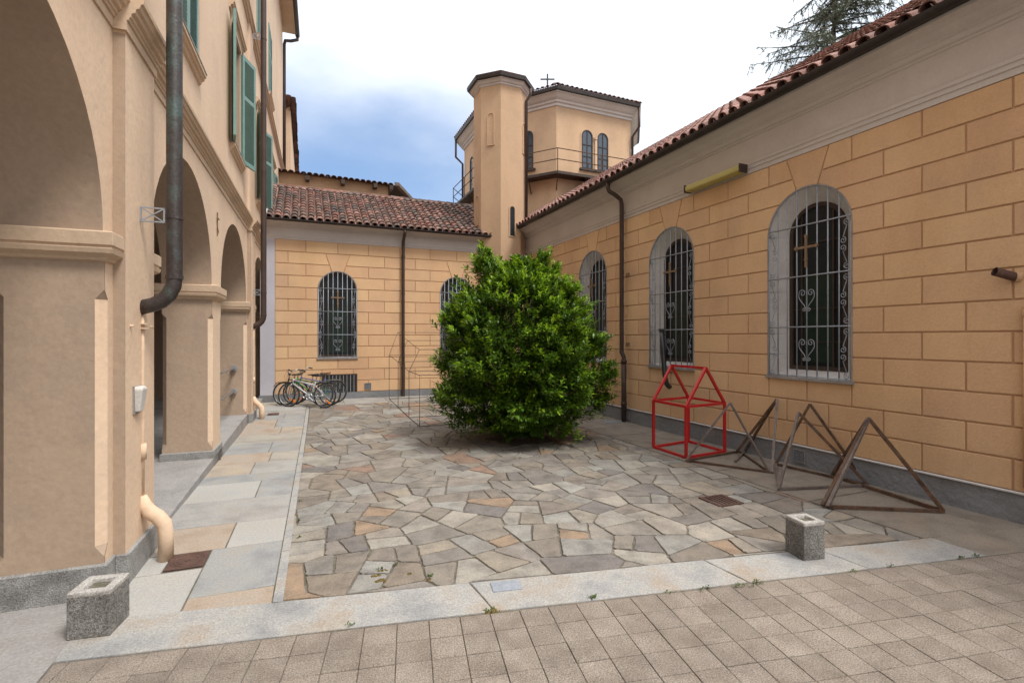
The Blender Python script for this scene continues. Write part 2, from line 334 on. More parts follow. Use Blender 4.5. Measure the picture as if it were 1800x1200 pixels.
def cut(poly, nx, ny, d):
    """keep nx*x+ny*y <= d"""
    out = []
    for i in range(len(poly)):
        a, b = poly[i-1], poly[i]
        da, db = nx*a[0]+ny*a[1]-d, nx*b[0]+ny*b[1]-d
        if (da <= 0) != (db <= 0):
            t = da/(da-db); out.append((a[0]+(b[0]-a[0])*t, a[1]+(b[1]-a[1])*t))
        if db <= 0: out.append(b)
    return out
def area(p): return abs(sum(p[i-1][0]*p[i][1]-p[i][0]*p[i-1][1] for i in range(len(p))))/2
def piece(mb, poly, ztop, depth=.012, bev=.0028, tilt=(0,0), zf=None, rough=0.0):
    cx = sum(p[0] for p in poly)/len(poly); cy = sum(p[1] for p in poly)/len(poly)
    f = zf or (lambda y: 0)
    def z(x, y): return ztop+tilt[0]*(x-cx)+tilt[1]*(y-cy)+f(y)
    def ins(k):
        o = []
        for x, y in poly:
            d = math.hypot(x-cx, y-cy) or 1e-6; q = max(0, 1-k/d); o.append((cx+(x-cx)*q, cy+(y-cy)*q))
        return o
    r0 = [(x, y, z(x, y)-depth) for x, y in poly]; r1 = [(x, y, z(x, y)-bev) for x, y in poly]; r2 = [(x, y, z(x, y)) for x, y in ins(bev*1.3)]
    n = len(poly); vs = r0+r1+r2; fs = []
    for i in range(2):
        for j in range(n): a = i*n+j; b = i*n+(j+1) % n; fs.append((a, b, b+n, a+n))
    fs.append(tuple(range(2*n, 3*n)))
    mb.add(vs, fs)
def chip(poly, amt, rng):
    """irregular edges and knocked-off corners"""
    out = []; n = len(poly)
    for i in range(n):
        a, b = Vector(poly[i]), Vector(poly[(i+1) % n]); p = Vector(poly[i-1])
        la, lb = (b-a).length, (p-a).length
        if la < .004: continue
        c = min(.018, .25*la, .25*lb)*rng.uniform(.3, 1)
        if lb > .004:
            out.append(tuple(a+(p-a).normalized()*c)); 
        out.append(tuple(a+(b-a).normalized()*c))
        if la > .05:
            nseg = min(4, int(la/.035)); d = (b-a).normalized(); nn = Vector((-d.y, d.x))
            for q_ in range(1, nseg+1):
                t = (q_+rng.uniform(-.25,.25))/(nseg+1); out.append(tuple(a+(b-a)*t+nn*rng.uniform(-.1, 1)*amt))
    return out

# mortar bed of the court, following its gentle rise
g = MB(); ys = [1.0, 5.5]+[5.5+.2*i for i in range(1, 14)]+[8.2]
for i in range(len(ys)-1):
    a, b = ys[i], ys[i+1]
    g.add([(-.75,a,zg(a)-.0065),(3.6,a,zg(a)-.0065),(3.6,b,zg(b)-.0065),(-.75,b,zg(b)-.0065)], [(0,1,2,3)])
court = struct(g.build('court_paving', 'mortar'))
rng = random.Random(11)
strip_n = .655; tree_c = (1.98, 4.54)
a = Lw(strip_n, 1.4); b = Lw(strip_n, 7.47)
region = [(a.x, band_up(a.x)+.005),(2.848, band_up(2.848)+.005),(2.848,7.47),(b.x,7.47)]
seeds = []
yy = 1.2; row = 0
while yy < 7.9:                                    # large irregular fields first
    xx = -.5+(row % 2)*.25
    while xx < 3.3:
        seeds.append((xx+rng.uniform(-.13,.13), yy+rng.uniform(-.10,.10))); xx += rng.uniform(.36,.52)
    yy += .35; row += 1
fields = []
for i, (sx_, sy_) in enumerate(seeds):
    P = list(region)
    for j, (tx_, ty_) in enumerate(seeds):
        if i == j: continue
        dx, dy = tx_-sx_, ty_-sy_; d = math.hypot(dx, dy)
        if d > 1.6: continue
        P = cut(P, dx/d, dy/d, d/2+(dx*sx_+dy*sy_)/d)
        if len(P) < 3: break
    if len(P) >= 3 and area(P) > .003: fields.append(P)
cells = []
def compact(P):
    per = sum(math.hypot(P[i][0]-P[i-1][0], P[i][1]-P[i-1][1]) for i in range(len(P)))
    return area(P)/(per*per)*12.6
def split(P, depth=0):
    A = area(P); cx = sum(p[0] for p in P)/len(P); cy = sum(p[1] for p in P)/len(P)
    target = rng.choice([.026,.036,.046,.06,.085])*(1.0 if cy < 4.2 else 1.15)
    if A < target or depth > 7: cells.append(P); return
    sxx = sum((p[0]-cx)**2 for p in P); syy = sum((p[1]-cy)**2 for p in P); sxy = sum((p[0]-cx)*(p[1]-cy) for p in P)
    th0 = .5*math.atan2(2*sxy, sxx-syy); best = None
    for _ in range(7):
        th = th0+rng.gauss(0, .30)
        nx, ny = cos(th), sin(th); w_ = math.sqrt(A)*.2; d = nx*cx+ny*cy+rng.uniform(-w_, w_)
        a_, b_ = cut(P, nx, ny, d), cut(P, -nx, -ny, -d)
        if len(a_) < 3 or len(b_) < 3: continue
        q = min(compact(a_), compact(b_))-.10*((len(a_) == 3)+(len(b_) == 3))
        if min(area(a_), area(b_)) > .003 and (best is None or q > best[0]): best = (q, a_, b_)
    if best is None: cells.append(P); return
    _, a_, b_ = best
    split(a_, depth+1); split(b_, depth+1)
for P in fields: split(P)
polys = []
for P in cells:
    if sum(P[i-1][0]*P[i][1]-P[i][0]*P[i-1][1] for i in range(len(P))) < 0: P = P[::-1]
    gap = rng.uniform(.0018,.0046); Q = list(P)
    for i in range(len(P)):
        p, q = P[i-1], P[i]; dx, dy = q[0]-p[0], q[1]-p[1]; d = math.hypot(dx, dy)
        if d < 1e-5: continue
        nx, ny = dy/d, -dx/d; Q = cut(Q, nx, ny, nx*p[0]+ny*p[1]-gap)
        if len(Q) < 3: break
    if len(Q) < 3 or area(Q) < .0008: continue
    # drop near-duplicate corners
    Q = [Q[i] for i in range(len(Q)) if math.hypot(Q[i][0]-Q[i-1][0], Q[i][1]-Q[i-1][1]) > .003]
    if len(Q) < 3: continue
    cx = sum(p[0] for p in Q)/len(Q); cy = sum(p[1] for p in Q)/len(Q)
    if math.hypot(cx-tree_c[0], cy-tree_c[1]) < .22: continue
    polys.append((area(Q)/(cx*SA+cy*CA)**3, Q, cx, cy))
polys.sort(key=lambda t: -t[0])
rest = MB()
for k, (_, P, cx, cy) in enumerate(polys):
    Q = chip(P, .0045, rng)
    if len(Q) < 3: Q = P
    mb = MB() if k < 298 else rest
    piece(mb, Q, rng.uniform(-.0018,.0020), .012, .0022, (rng.uniform(-.012,.012), rng.uniform(-.012,.012)), zg)
    if k < 298:
        mb.build('paving_stone', 'stone', court, origin=(cx, cy, 0))
stuff(rest.build('paving_stones', 'stone', court))

# strip of narrow kerb stones beside the crazy paving
strip = MB(); 
for s0, s1 in [(2.084, 5.5)]+[(5.5+.2*i, 5.7+.2*i) for i in range(13)]:
    p = [Lw(.605, s0), Lw(.66, s0), Lw(.66, s1), Lw(.605, s1)]
    strip.add([(q.x, q.y, zg(q.y)-.0045) for q in p], [(0,1,2,3)])
strip_o = struct(strip.build('drain_kerb', 'mortar'))
s = 2.088
while s < 7.4:
    e = min(s+rng.uniform(.42,.62), 7.42); mb = MB()
    P = [tuple(Lw(n_, s_)[:2]) for n_, s_ in ((.614,s+.004),(.65,s+.004),(.65,e-.004),(.614,e-.004))]
    piece(mb, P, .002, .012, .0018, zf=zg); c = Lw(.63,(s+e)/2)
    mb.build('kerb_stone', 'band', strip_o, origin=(c.x, c.y, 0)); s = e
# pavement along the arcade
pv = MB(); 
ys = [1.0, 5.5]+[5.5+.2*i for i in range(1, 14)]
for i in range(len(ys)-1):
    a, b = ys[i], ys[i+1]; q = [Lw(-.03,a), Lw(.612,a), Lw(.612,b), Lw(-.03,b)]
    pv.add([(p.x, p.y, zg(p.y)-.0035) for p in q], [(0,1,2,3)])
walk = struct(pv.build('pavement', 'mortar'))
slabs = [(.0,.305,2.10,2.53,'slab_light'),(.305,.612,2.06,2.25,'slab_orange'),(.305,.612,2.25,2.73,'slab_grey'),(.0,.15,2.53,2.73,'slab_light'),
         (.0,.36,2.73,3.08,'slab_orange'),(.36,.612,2.73,3.08,'slab_light'),(.0,.612,3.08,3.52,'slab'),(.0,.40,3.52,3.92,'slab_light'),(.40,.612,3.52,3.92,'slab'),
         (.0,.612,3.92,4.14,'slab_grey'),(.0,.3,4.14,4.5,'slab'),(.3,.612,4.14,4.5,'slab')]
s = 4.5
while s < 7.95:
    e = s+rng.choice([.28,.36,.45,.5]); e = 8.04 if e > 7.8 else e
    if rng.random() < .5: slabs.append((.0,.612,s,e,rng.choice(['slab','slab','slab_light','slab_grey'])))
    else:
        c = rng.uniform(.2,.42); slabs += [(.0,c,s,e,rng.choice(['slab','slab_light','slab_orange'])),(c,.612,s,e,'slab')]
    s = e
for n0, n1, s0, s1, mtl in slabs:
    gq = .0032
    P = [tuple(Lw(n_, s_)[:2]) for n_, s_ in ((n0+gq,s0+gq+rng.uniform(-.002,.002)),(n1-gq,s0+gq),(n1-gq,s1-gq),(n0+gq,s1-gq+rng.uniform(-.003,.003)))]
    mb = MB(); piece(mb, P, rng.uniform(0,.0012), .01, .0016, zf=zg); c = Lw((n0+n1)/2,(s0+s1)/2)
    mb.build('slab', mtl, walk, origin=(c.x, c.y, 0))
# right-hand walk and strip under the back wing
rw = MB()
for i in range(len(ys)-1):
    a, b = ys[i], ys[i+1]
    rw.add([(2.85,a,zg(a)-.0035),(3.6,a,zg(a)-.0035),(3.6,b,zg(b)-.0035),(2.85,b,zg(b)-.0035)], [(0,1,2,3)])
rwo = struct(rw.build('side_walk', 'mortar'))
s = 1.52; first = True
while s < 8.05:
    e = min(s+rng.choice([.42,.6,.75]), 8.08); c = rng.choice([None, None, 3.2, 3.3]) 
    spans = [(2.856,3.56)] if c is None else [(2.856,c),(c,3.56)]
    if s < 1.9: spans = [(2.856,3.38),(3.38,3.56)]
    for a, b in spans:
        gq = .0028
        lo = (lambda x: band_up(x)+.0) if first else (lambda x: s)
        P = [(a+gq, lo(a)+gq),(b-gq, lo(b)+gq),(b-gq,e-gq+rng.uniform(-.02,.02)),(a+gq,e-gq+rng.uniform(-.02,.0))]
        mb = MB(); piece(mb, P, rng.uniform(0,.0015), .01, .0016, zf=zg)
        mb.build('slab', 'side_slab', rwo, origin=((a+b)/2,(s+e)/2,0))
    s = e; first = False
bw = MB(); bs = struct(MB().add([(-.2,7.47,zg(7.47)-.003),(2.86,7.47,zg(7.47)-.003),(2.86,8.12,zg(8.12)-.003),(-.2,8.12,zg(8.12)-.003)], [(0,1,2,3)]).build('back_walk', 'mortar'))
x = -.09
while x < 2.84:
    e = min(x+rng.choice([.5,.62,.75]), 2.848)
    P = [(x+.003,7.478),(e-.003,7.478),(e-.003,8.07),(x+.003,8.07)]
    mb = MB(); piece(mb, P, .001, .01, .0016, zf=zg); mb.build('slab', 'slab', bs, origin=((x+e)/2,7.8,0)); x = e
# threshold band
bd = MB(); 
bd.add([(-.74,band_lo(-.74),-.003),(3.3,band_lo(3.3),-.003),(3.3,band_up(3.3),-.003),(-.74,band_up(-.74),-.003)], [(0,1,2,3)])
band = struct(bd.build('threshold', 'mortar'))
js = [-.722,.622,1.66,2.24,2.90]
for i in range(len(js)-1):
    a, b = js[i]+.003, js[i+1]-.003
    P = [(a+.02*(i>0), band_lo(a)+.003),(b+.02*(i<3), band_lo(b)+.003),(b, band_up(b)-.003),(a, band_up(a)-.003)]
    P2 = []
    for j in range(4):
        p, q = P[j], P[(j+1) % 4]
        for k in range(5): t = k/5.0; P2.append((p[0]+(q[0]-p[0])*t+(rng.uniform(-.002,.002) if k else 0), p[1]+(q[1]-p[1])*t+(rng.uniform(-.0025,.0025) if k else 0)))
    mb = MB(); piece(mb, P2, .002, .014, .0022); mb.build('threshold_stone', 'band', band, origin=((a+b)/2, band_lo((a+b)/2), 0))
# concrete patch right of the band
P = [(2.905,band_lo(2.905)+.003),(3.56,band_lo(3.56)+.003),(3.56,band_up(3.56)+.05),(2.905,band_up(2.905)-.003)]
mb = MB(); piece(mb, P, .0, .01, .0015); mb.build('slab', 'side_slab', rwo, origin=(3.2,1.3,0))
# terrace of square pavers
TA = math.atan(.19)
tx, ty = Vector((cos(TA), -sin(TA))), Vector((sin(TA), cos(TA)))
org = Vector((0, 1.822))
tb = MB(); cs = [org+tx*a+ty*b for a, b in ((-.9,.01),(5,.01),(5,-4),(-.9,-4))]
tb.add([(p.x, p.y, -.006) for p in cs], [(0,1,2,3)])
terr = struct(tb.build('terrace', 'tile_joint'))
T = .1095
me_cache = []
for k in range(3):
    mb = MB(); j_ = .0012; P = [(-T/2+j_,-T/2+j_),(T/2-j_,-T/2+j_),(T/2-j_,T/2-j_),(-T/2+j_,T/2-j_)]
    piece(mb, P, 0, .008, .0013); me_cache.append(mb.build('floor_tile', 'tile', link=False))
cand = []
for i in range(-9, 44):
    for j in range(-34, 0):
        c = org+tx*(i*T+.03)+ty*(j*T+T/2-.002)
        lk = (c.x-LO[0]-c.y*sin(LA))
        if c.x > 3.52 or lk < -T*.6: continue
        edge = lk < T/2+.035
        pr = proj((c.x, c.y, 0))
        vis = pr is not None and -40 < pr[0] < 1840 and pr[1] < 1240
        dist = pr[2] if pr else 9
        cand.append((2 if edge else (0 if vis else 1), dist, c, i, j))
cand.sort(key=lambda t: (t[0], t[1]))
rest = MB(); nvis = 0
for k, (nv, dist, c, i, j) in enumerate(cand):
    dz = rng.uniform(-.0009,.0009)
    if k < 299 and not nv:
        inst('floor_tile', me_cache[k % 3], terr, (c.x, c.y, dz), (rng.uniform(-.003,.003), rng.uniform(-.003,.003), -TA)); nvis += 1
    else:
        P = []
        for a, b in ((-1,-1),(1,-1),(1,1),(-1,1)):
            q = c+tx*a*(T/2-.0013)+ty*b*(T/2-.0013); P.append((q.x, q.y))
        if nv == 2:
            e_ = Lw(.017, 0); P = cut(P, -cos(LA), sin(LA), -cos(LA)*e_.x+sin(LA)*e_.y)
            if len(P) < 3 or area(P) < .0004: continue
        piece(rest, P, dz, .008, .0013)
stuff(rest.build('floor_tiles', 'tile', terr))
# arcade floor: flush in front, ramping up along the court
def zfl(s): return max(.001, min(.125, .036*(s-2.55)))
af = MB(); ss = [-3, 2.55]+[2.55+.35*i for i in range(1, 18)]
for i in range(len(ss)-1):
    a, b = ss[i], ss[i+1]; za, zb = zfl(a), zfl(b)
    e1 = .012
    p = [Lw(-2.2,a,za), Lw(e1,a,za), Lw(e1,b,zb), Lw(-2.2,b,zb), Lw(e1,a,-.02), Lw(e1,b,-.02)]
    af.add(p, [(0,1,2,3),(1,4,5,2)])
a = Lw(e1,-3,0)
struct(af.build('arcade_floor', 'concrete'))

# ================================================================== ARCADED BUILDING (left)
lb = thing('arcaded_building', 'tall cream building with ground-floor arcade and green shutters on the left of the court', 'building', LO, -LA)
def LB(mb, name, mat, **k): return mb.build(name, mat, lb, world=False, **k)
openings = [(-1.12,.40),(.87,2.38),(2.95,4.46),(4.84,6.40),(6.97,8.44)]
ZS, ZT, DEP = 1.41, 2.30, .33
# wall above the springing, arch by arch
def arc(c, hw, n=24, rise=.70): return [(c-hw*cos(pi*k/n), ZS+rise*sin(pi*k/n)) for k in range(n+1)]
front = MB(); soff = MB()
edges = [-1.5]
for a, b in openings: edges.append((a+b)/2)
edges.append(9.4)
for i in range(len(edges)-1):
    y0, y1 = edges[i], edges[i+1]; poly = [(y0 if i else y0, ZT)]
    out = []
    if i > 0:
        a, b = openings[i-1]; A = arc((a+b)/2, (b-a)/2); half = [p for p in A if p[0] >= (a+b)/2-1e-6]; out += half   # crown to right spring
    else: out += [(y0, ZS)]
    if i < len(openings):
        a, b = openings[i]; A = arc((a+b)/2, (b-a)/2); half = [p for p in A if p[0] <= (a+b)/2+1e-6]; out += half
    else: out += [(y1, ZS)]
    poly = [(y0, ZT)]+out+[(y1, ZT)]
    front.add([(0, y, z) for y, z in poly], [tuple(range(len(poly)))])
    front.add([(-DEP, y, z) for y, z in poly], [tuple(range(len(poly)))])
for a, b in openings:
    A = arc((a+b)/2, (b-a)/2)
    soff.loft([[(0.0, y, z) for y, z in A], [(-DEP, y, z) for y, z in A]], closed=False, caps=(False, False))
LB(front, 'arch_wall', 'cream'); LB(soff, 'arch_soffit', 'cream_shaded', smooth=True, recalc=False)
piers = [(.40,.87,False),(2.38,2.95,True),(4.46,4.84,False),(6.40,6.97,True),(8.44,8.95,False)]
def rect8(x0, x1, y0, y1, c, z):
    c = max(c, .0012)
    return [(x1,y0+c,z),(x1,y1-c,z),(x1-c,y1,z),(x0+c,y1,z),(x0,y1-c,z),(x0,y0+c,z),(x0+c,y0,z),(x1-c,y0,z)]
for a, b, pil in piers:
    zf = 0 if a < 3 else .0
    a2, b2 = a+.012, b-.012
    lv = [(-.02,0),(.155,0),(.195,.03),(1.15,.03),(1.185,0),(1.30,0)]
    p = MB().loft([rect8(-DEP, 0, a2, b2, c, z) for z, c in lv]); LB(p, 'pier', 'cream_shaded')
    # added sheet gives the court face its lit cream; pier colour carries painted shade
    fm = MB(); fm.loft([[(.0016, a2+max(c,.002), z),(.0016, b2-max(c,.002), z)] for z, c in lv], closed=False, caps=(False, False))
    for sgn, yy in ((1, a2), (-1, b2)):
        fm.add([(.0016,yy+sgn*.031,.195),(-.0295,yy-sgn*.0012,.195),(-.0295,yy-sgn*.0012,1.15),(.0016,yy+sgn*.031,1.15)], [(0,1,2,3)])
    LB(fm, 'pier_lit_face', 'cream')
    ip = MB(); prof = [(1.295,.0),(1.30,.012),(1.31,.016),(1.325,.036),(1.342,.040),(1.345,.034),(1.352,.034),(1.356,.040),(1.404,.0405),(1.41,.032),(1.412,0)]
    ip.loft([rect8(-DEP-o, min(o,.040) if pil else o, a2-o*1.05-.0, b2+o*1.05, .0013, z) for z, o in prof]); LB(ip, 'impost', 'cream_trim')
    pb = MB().loft([rect8(-DEP-.012, .012, a2-.013, b2+.013, .0013, z) for z in (-.02,.122)]+[rect8(-DEP-.004, .004, a2-.005, b2+.005, .0013, .128)]); LB(pb, 'pier_base', 'granite')
    if pil:
        m_ = (a+b)/2; q0, q1 = m_-.19, m_+.19
        if a < 3: q0, q1 = 2.475, 2.85
        pl = MB(); pl.box(.0, .043, q0, q1, .12, 2.28); LB(pl, 'pilaster', 'cream')
        side = MB(); side.add([(.0,q0-.0012,.12),(.0432,q0-.0012,.12),(.0432,q0-.0012,2.235),(.0,q0-.0012,2.235)], [(0,1,2,3)]); LB(side, 'pilaster_side_shade', 'cream_shaded')  # second quad: darker sheet painting shade onto the pilaster's near side
        pp = MB(); pp.box(.012, .058, q0-.013, q1+.013, -.02, .125); LB(pp, 'pilaster_base', 'granite', bevel=.006)
        up = MB(); up.box(.0, .022, q0+.03, q1-.03, 2.37, 7.9); LB(up, 'upper_pilaster', 'cream')
# string courses
SP = [(0,2.245),(.007,2.245),(.007,2.285),(.014,2.287),(.017,2.298),(.022,2.30),(.024,2.315),(.036,2.320),(.040,2.336),(.050,2.341),(.056,2.358),(.064,2.362),(.066,2.378),(.0,2.390)]
def run(prof, y0, y1, off=0): 
    return [[(x+(off if k not in (0, len(prof)-1) else 0), y, z) for k, (x, z) in enumerate(prof)] for y in (y0, y1)]
brk = [(2.46,2.865),(6.48,6.885)]
cur = -1.5; sc_ = MB()
for a, b in brk: sc_.loft(run(SP, cur, a)); sc_.loft(run(SP, a, b, .044)); cur = b
sc_.loft(run(SP, cur, 12.4)); LB(sc_, 'string_course', 'cream_trim')
S2 = [(x, z+2.42) for x, z in [(0,2.236),(.012,2.24),(.02,2.26),(.035,2.265),(.045,2.29),(.06,2.30),(.06,2.315),(0,2.325)]]
LB(MB().loft(run(S2, -1.5, 12.4)), 'upper_string_course', 'cream_trim')
# upper wall with window openings
wins = [(1.66,2.83,3.98),(3.66,2.83,3.98),(5.65,2.83,3.98),(7.67,2.83,3.98),(9.65,2.83,3.98),
        (3.66,5.0,6.15),(5.65,5.0,6.15),(7.67,5.0,6.15),(9.3,5.0,6.15)]
uw = MB(); HW = .27
cols = sorted(set(c for c, _, _ in wins)); rows = {}
xs = [-1.5]
allc = sorted(set([1.66,3.66,5.65,7.67,9.3,9.65,11.4]))
def has(c0, z0): return any(abs(c-c0) < 1e-6 and abs(z-z0) < 1e-6 for c, z, _ in wins)
for (zb, zt, z0, z1) in ((2.30,4.7,2.83,3.98),(4.7,8.04,5.0,6.15)):
    cc = [c for c in allc if has(c, z0)]; cur = -1.5
    for c in cc:
        uw.add([(0,cur,zb),(0,c-HW,zb),(0,c-HW,zt),(0,cur,zt)], [(0,1,2,3)])
        uw.add([(0,c-HW,zb),(0,c+HW,zb),(0,c+HW,z0),(0,c-HW,z0)], [(0,1,2,3)])
        uw.add([(0,c-HW,z1),(0,c+HW,z1),(0,c+HW,zt),(0,c-HW,zt)], [(0,1,2,3)])
        cur = c+HW
    uw.add([(0,cur,zb),(0,12.4,zb),(0,12.4,zt),(0,cur,zt)], [(0,1,2,3)])
uw.add([(0,12.4,0),(-5,12.4,0),(-5,12.4,8.04),(0,12.4,8.04)], [(0,1,2,3)])
uw.add([(0,-1.5,ZT),(-5,-1.5,ZT),(-5,-1.5,8.04),(0,-1.5,8.04)], [(0,1,2,3)])
uw.add([(0,9.4,0),(0,12.4,0),(0,12.4,ZT),(0,9.4,ZT)], [(0,1,2,3)])
LB(uw, 'upper_wall', 'cream', recalc=False)
inn = MB(); inn.add([(-.001,-1.5,2.30),(-5,-1.5,2.30),(-5,12.4,2.30),(-.001,12.4,2.30)], [(0,1,2,3)])
inn.add([(-2.1,-1.5,0),(-2.1,8.9,0),(-2.1,8.9,2.3),(-2.1,-1.5,2.3)], [(0,1,2,3)]); inn.add([(0,8.9,0),(-2.1,8.9,0),(-2.1,8.9,2.3),(0,8.9,2.3)], [(0,1,2,3)])
inn.add([(-5,-1.5,0),(-5,12.4,0),(-5,12.4,8.04),(-5,-1.5,8.04)], [(0,1,2,3)])
LB(inn, 'arcade_inner_wall', 'cream_shaded', recalc=False)
# inner door leaves seen through the second arch
for yy in (3.1, 5.1, 7.2):
    d = MB(); d.box(-2.1,-2.06, yy, yy+.55, .05, 1.25); dd = LB(d, 'inner_door', 'black_paint', bevel=.01)
    d2 = MB(); d2.box(-2.06,-2.05, yy+.06, yy+.24, .65, 1.15); d2.box(-2.06,-2.05, yy+.31, yy+.49, .65, 1.15); d2.build('door_pane', 'glass', dd, world=False)
# windows, shutters
def leaf_mesh(wd=.268, ht=1.14):
    fr = MB(); t = .012
    fr.box(0,.035,-t,t,0,ht); fr.box(wd-.035,wd,-t,t,0,ht)
    for z in (0, ht*.60, ht-.045): fr.box(.035,wd-.035,-t*.95,t*.95,z,z+.045)
    sl = MB(); z = .05
    while z < ht-.05:
        if not (ht*.6-.012 < z < ht*.6+.05):
            sl.add([(.035,-.010,z+.012),(wd-.035,-.010,z+.012),(wd-.035,.010,z-.004),(.035,.010,z-.004),(.035,-.010,z+.016),(wd-.035,-.010,z+.016),(wd-.035,.010,z),(.035,.010,z)], [(0,1,2,3),(4,5,6,7),(0,1,5,4),(2,3,7,6)])
        z += .0225
    return fr.build('shutter', 'green_shutter', link=False), sl.build('shutter_slats', 'green_shutter', link=False)
FR, SL = leaf_mesh()
FR.name = 'shutter'; SL.name = 'shutter_slats'
def leaf(hy, z, ang, hx=.016):
    o = inst('shutter', FR, lb, (hx, hy, z), (0,0,R(ang))); s_ = inst('shutter_slats', SL, o, (0,0,0)); stuff(s_)
spec_open = {(5.65,2.83):(-80,70),(7.67,2.83):(-72,68),(9.65,2.83):(-83,83)}
for c, z0, z1 in wins:
    rv = MB()
    rv.add([(0,c-HW,z0),(-.1,c-HW,z0),(-.1,c-HW,z1),(0,c-HW,z1)], [(0,1,2,3)]); rv.add([(0,c+HW,z0),(-.1,c+HW,z0),(-.1,c+HW,z1),(0,c+HW,z1)], [(0,1,2,3)])
    rv.add([(0,c-HW,z1),(-.1,c-HW,z1),(-.1,c+HW,z1),(0,c+HW,z1)], [(0,1,2,3)])
    rv.add([(0,c-HW,z0),(-.1,c-HW,z0),(-.1,c+HW,z0),(0,c+HW,z0)], [(0,1,2,3)])
    wn = LB(rv, 'window', 'cream_shaded', recalc=False)
    gl = MB(); gl.box(-.10,-.095,c-HW,c+HW,z0,z1); gl.build('pane', 'glass', wn, world=False)
    fr = MB()
    for y_ in (c-HW, c-.02, c+HW-.04): fr.box(-.094,-.078,y_,y_+.04,z0,z1)
    for z_ in (z0, z0+.45, z1-.04): fr.box(-.093,-.079,c-HW+.04,c+HW-.04,z_,z_+.035)
    fr.build('window_frame', 'frame_brown', wn, world=False)
    sl = MB(); sl.loft([[(0,c+d,z0-.085),(.014,c+d,z0-.075),(.02,c+d,z0-.055),(.034,c+d,z0-.048),(.036,c+d,z0-.03),(.046,c+d,z0-.028),(.046,c+d,z0-.006),(0,c+d,z0+.001)] for d in (-.36,.36)])
    LB(sl, 'window_sill', 'cream_trim')
    ld = MB(); ld.box(-.09,.050,c-.365,c+.365,z0-.0045,z0+.004); LB(ld, 'sill_slab', 'sill')
    if z0 < 4:
        hd = MB(); hd.loft([[(0,c+d,z1+.07),(.014,c+d,z1+.07),(.02,c+d,z1+.095),(.036,c+d,z1+.10),(.04,c+d,z1+.12),(.05,c+d,z1+.125),(.05,c+d,z1+.145),(0,c+d,z1+.165)] for d in (-.42,.42)])
        LB(hd, 'window_hood', 'cream_trim')
        ar = MB()
        for d in (-.33,.275): ar.box(0,.012,c+d,c+d+.055,z0,z1+.055)
        ar.box(0,.0125,c-.33,c+.33,z1+.012,z1+.068); LB(ar, 'window_surround', 'cream_trim')
    a1, a2 = spec_open.get((c, z0), (90, -90))
    if a1 == 90: leaf(c-HW+.001, z0+.005, 90, .004); leaf(c+HW-.001, z0+.005, -90, .0035)
    else: leaf(c-HW, z0+.005, a1, .02); leaf(c+HW, z0+.005, a2, .02)
# eaves
ev = MB(); ev.box(-5.2,.26,-1.7,12.62,8.04,8.09); LB(ev, 'eaves_soffit', 'cream_trim')
rf = MB(); rf.add([(.30,-1.7,8.10),(.30,12.7,8.10),(-2.5,12.7,9.6),(-2.5,-1.7,9.6)], [(0,1,2,3)]); rf.add([(-5.3,-1.7,8.10),(-5.3,12.7,8.10),(-2.5,12.7,9.6),(-2.5,-1.7,9.6)], [(0,1,2,3)])
rf.add([(.30,12.7,8.095),(-5.3,12.7,8.095),(-2.5,12.7,9.6)], [(0,1,2)]); LB(rf, 'roof', 'roof_tile', recalc=False)
gt = MB(); gt.tube([(.30,-1.7,8.07),(.30,12.72,8.07)], .05, 8); LB(gt, 'gutter', 'gutter')
def lpipe(s, z_top, far=False):
    t = MB(); x0 = .165 if not far else .15
    pts = [(x0,s,z_top),(x0,s,5.0),(x0,s,3.0),(x0,s,1.28),(x0-.004,s,1.235),(x0-.022,s,1.195),(x0-.05,s,1.165),(x0-.085,s,1.148),(.035,s,1.135)]
    t.tube(pts, .0325, 14); o = LB(t, 'downpipe', 'copper' if not far else 'brown_pipe', smooth=True)
    for z in (1.275, 1.545, 3.0, 4.6, 6.2):
        MB().tube([(x0,s,z-.008),(x0,s,z+.008)], .0355, 14).build('pipe_collar', 'copper' if not far else 'brown_pipe', o, world=False)
    for z in (1.545, 4.6):
        b = MB()
        for dz in (-.03,.03): b.bar((.043,s-.03,z+dz),(x0-.03,s-.03,z+dz),.006)
        b.bar((.046,s-.03,z-.03),(.046,s-.03,z+.03),.006); b.bar((x0-.032,s-.03,z-.03),(x0-.032,s-.03,z+.03),.006)
        b.bar((.046,s-.03,z-.03),(x0-.032,s-.03,z+.03),.005); b.bar((.046,s-.03,z+.03),(x0-.032,s-.03,z-.03),.005)
        b.build('pipe_bracket', 'iron', o, world=False)
    e = MB(); e.tube([(.044,s,1.10),(.044,s,.95),(.044,s,.6),(.044,s,.30)], .008, 8, True); e.tube([(.045,s,.46),(.045,s,.53)], .015, 10)
    e.tube([(.045,s,.30),(.050,s,.26),(.07,s,.225),(.10,s,.20),(.125,s,.165),(.132,s,.12),(.132,s,.0)], [.015,.028,.031,.031,.031,.031,.031], 12)
    LB(e, 'drain_elbow', 'cream', smooth=True)
lpipe(2.68, 8.06); lpipe(6.70, 8.06, True)
p3 = MB(); p3.tube([(.30,12.66,8.03),(.30,12.66,7.95),(.16,12.60,7.86),(.05,12.52,7.80),(.03,12.5,7.7),(.03,12.5,3.9)], .035, 10); LB(p3, 'downpipe', 'brown_pipe', smooth=True)
# iron wall anchor on second pier
an = MB(); an.bar((.006,4.66,2.02),(.006,4.66,1.83),.008); an.bar((.012,4.62,1.97),(.012,4.70,1.97),.007); an.bar((.010,4.64,1.90),(.010,4.68,1.86),.006); LB(an, 'wall_anchor', 'brass')
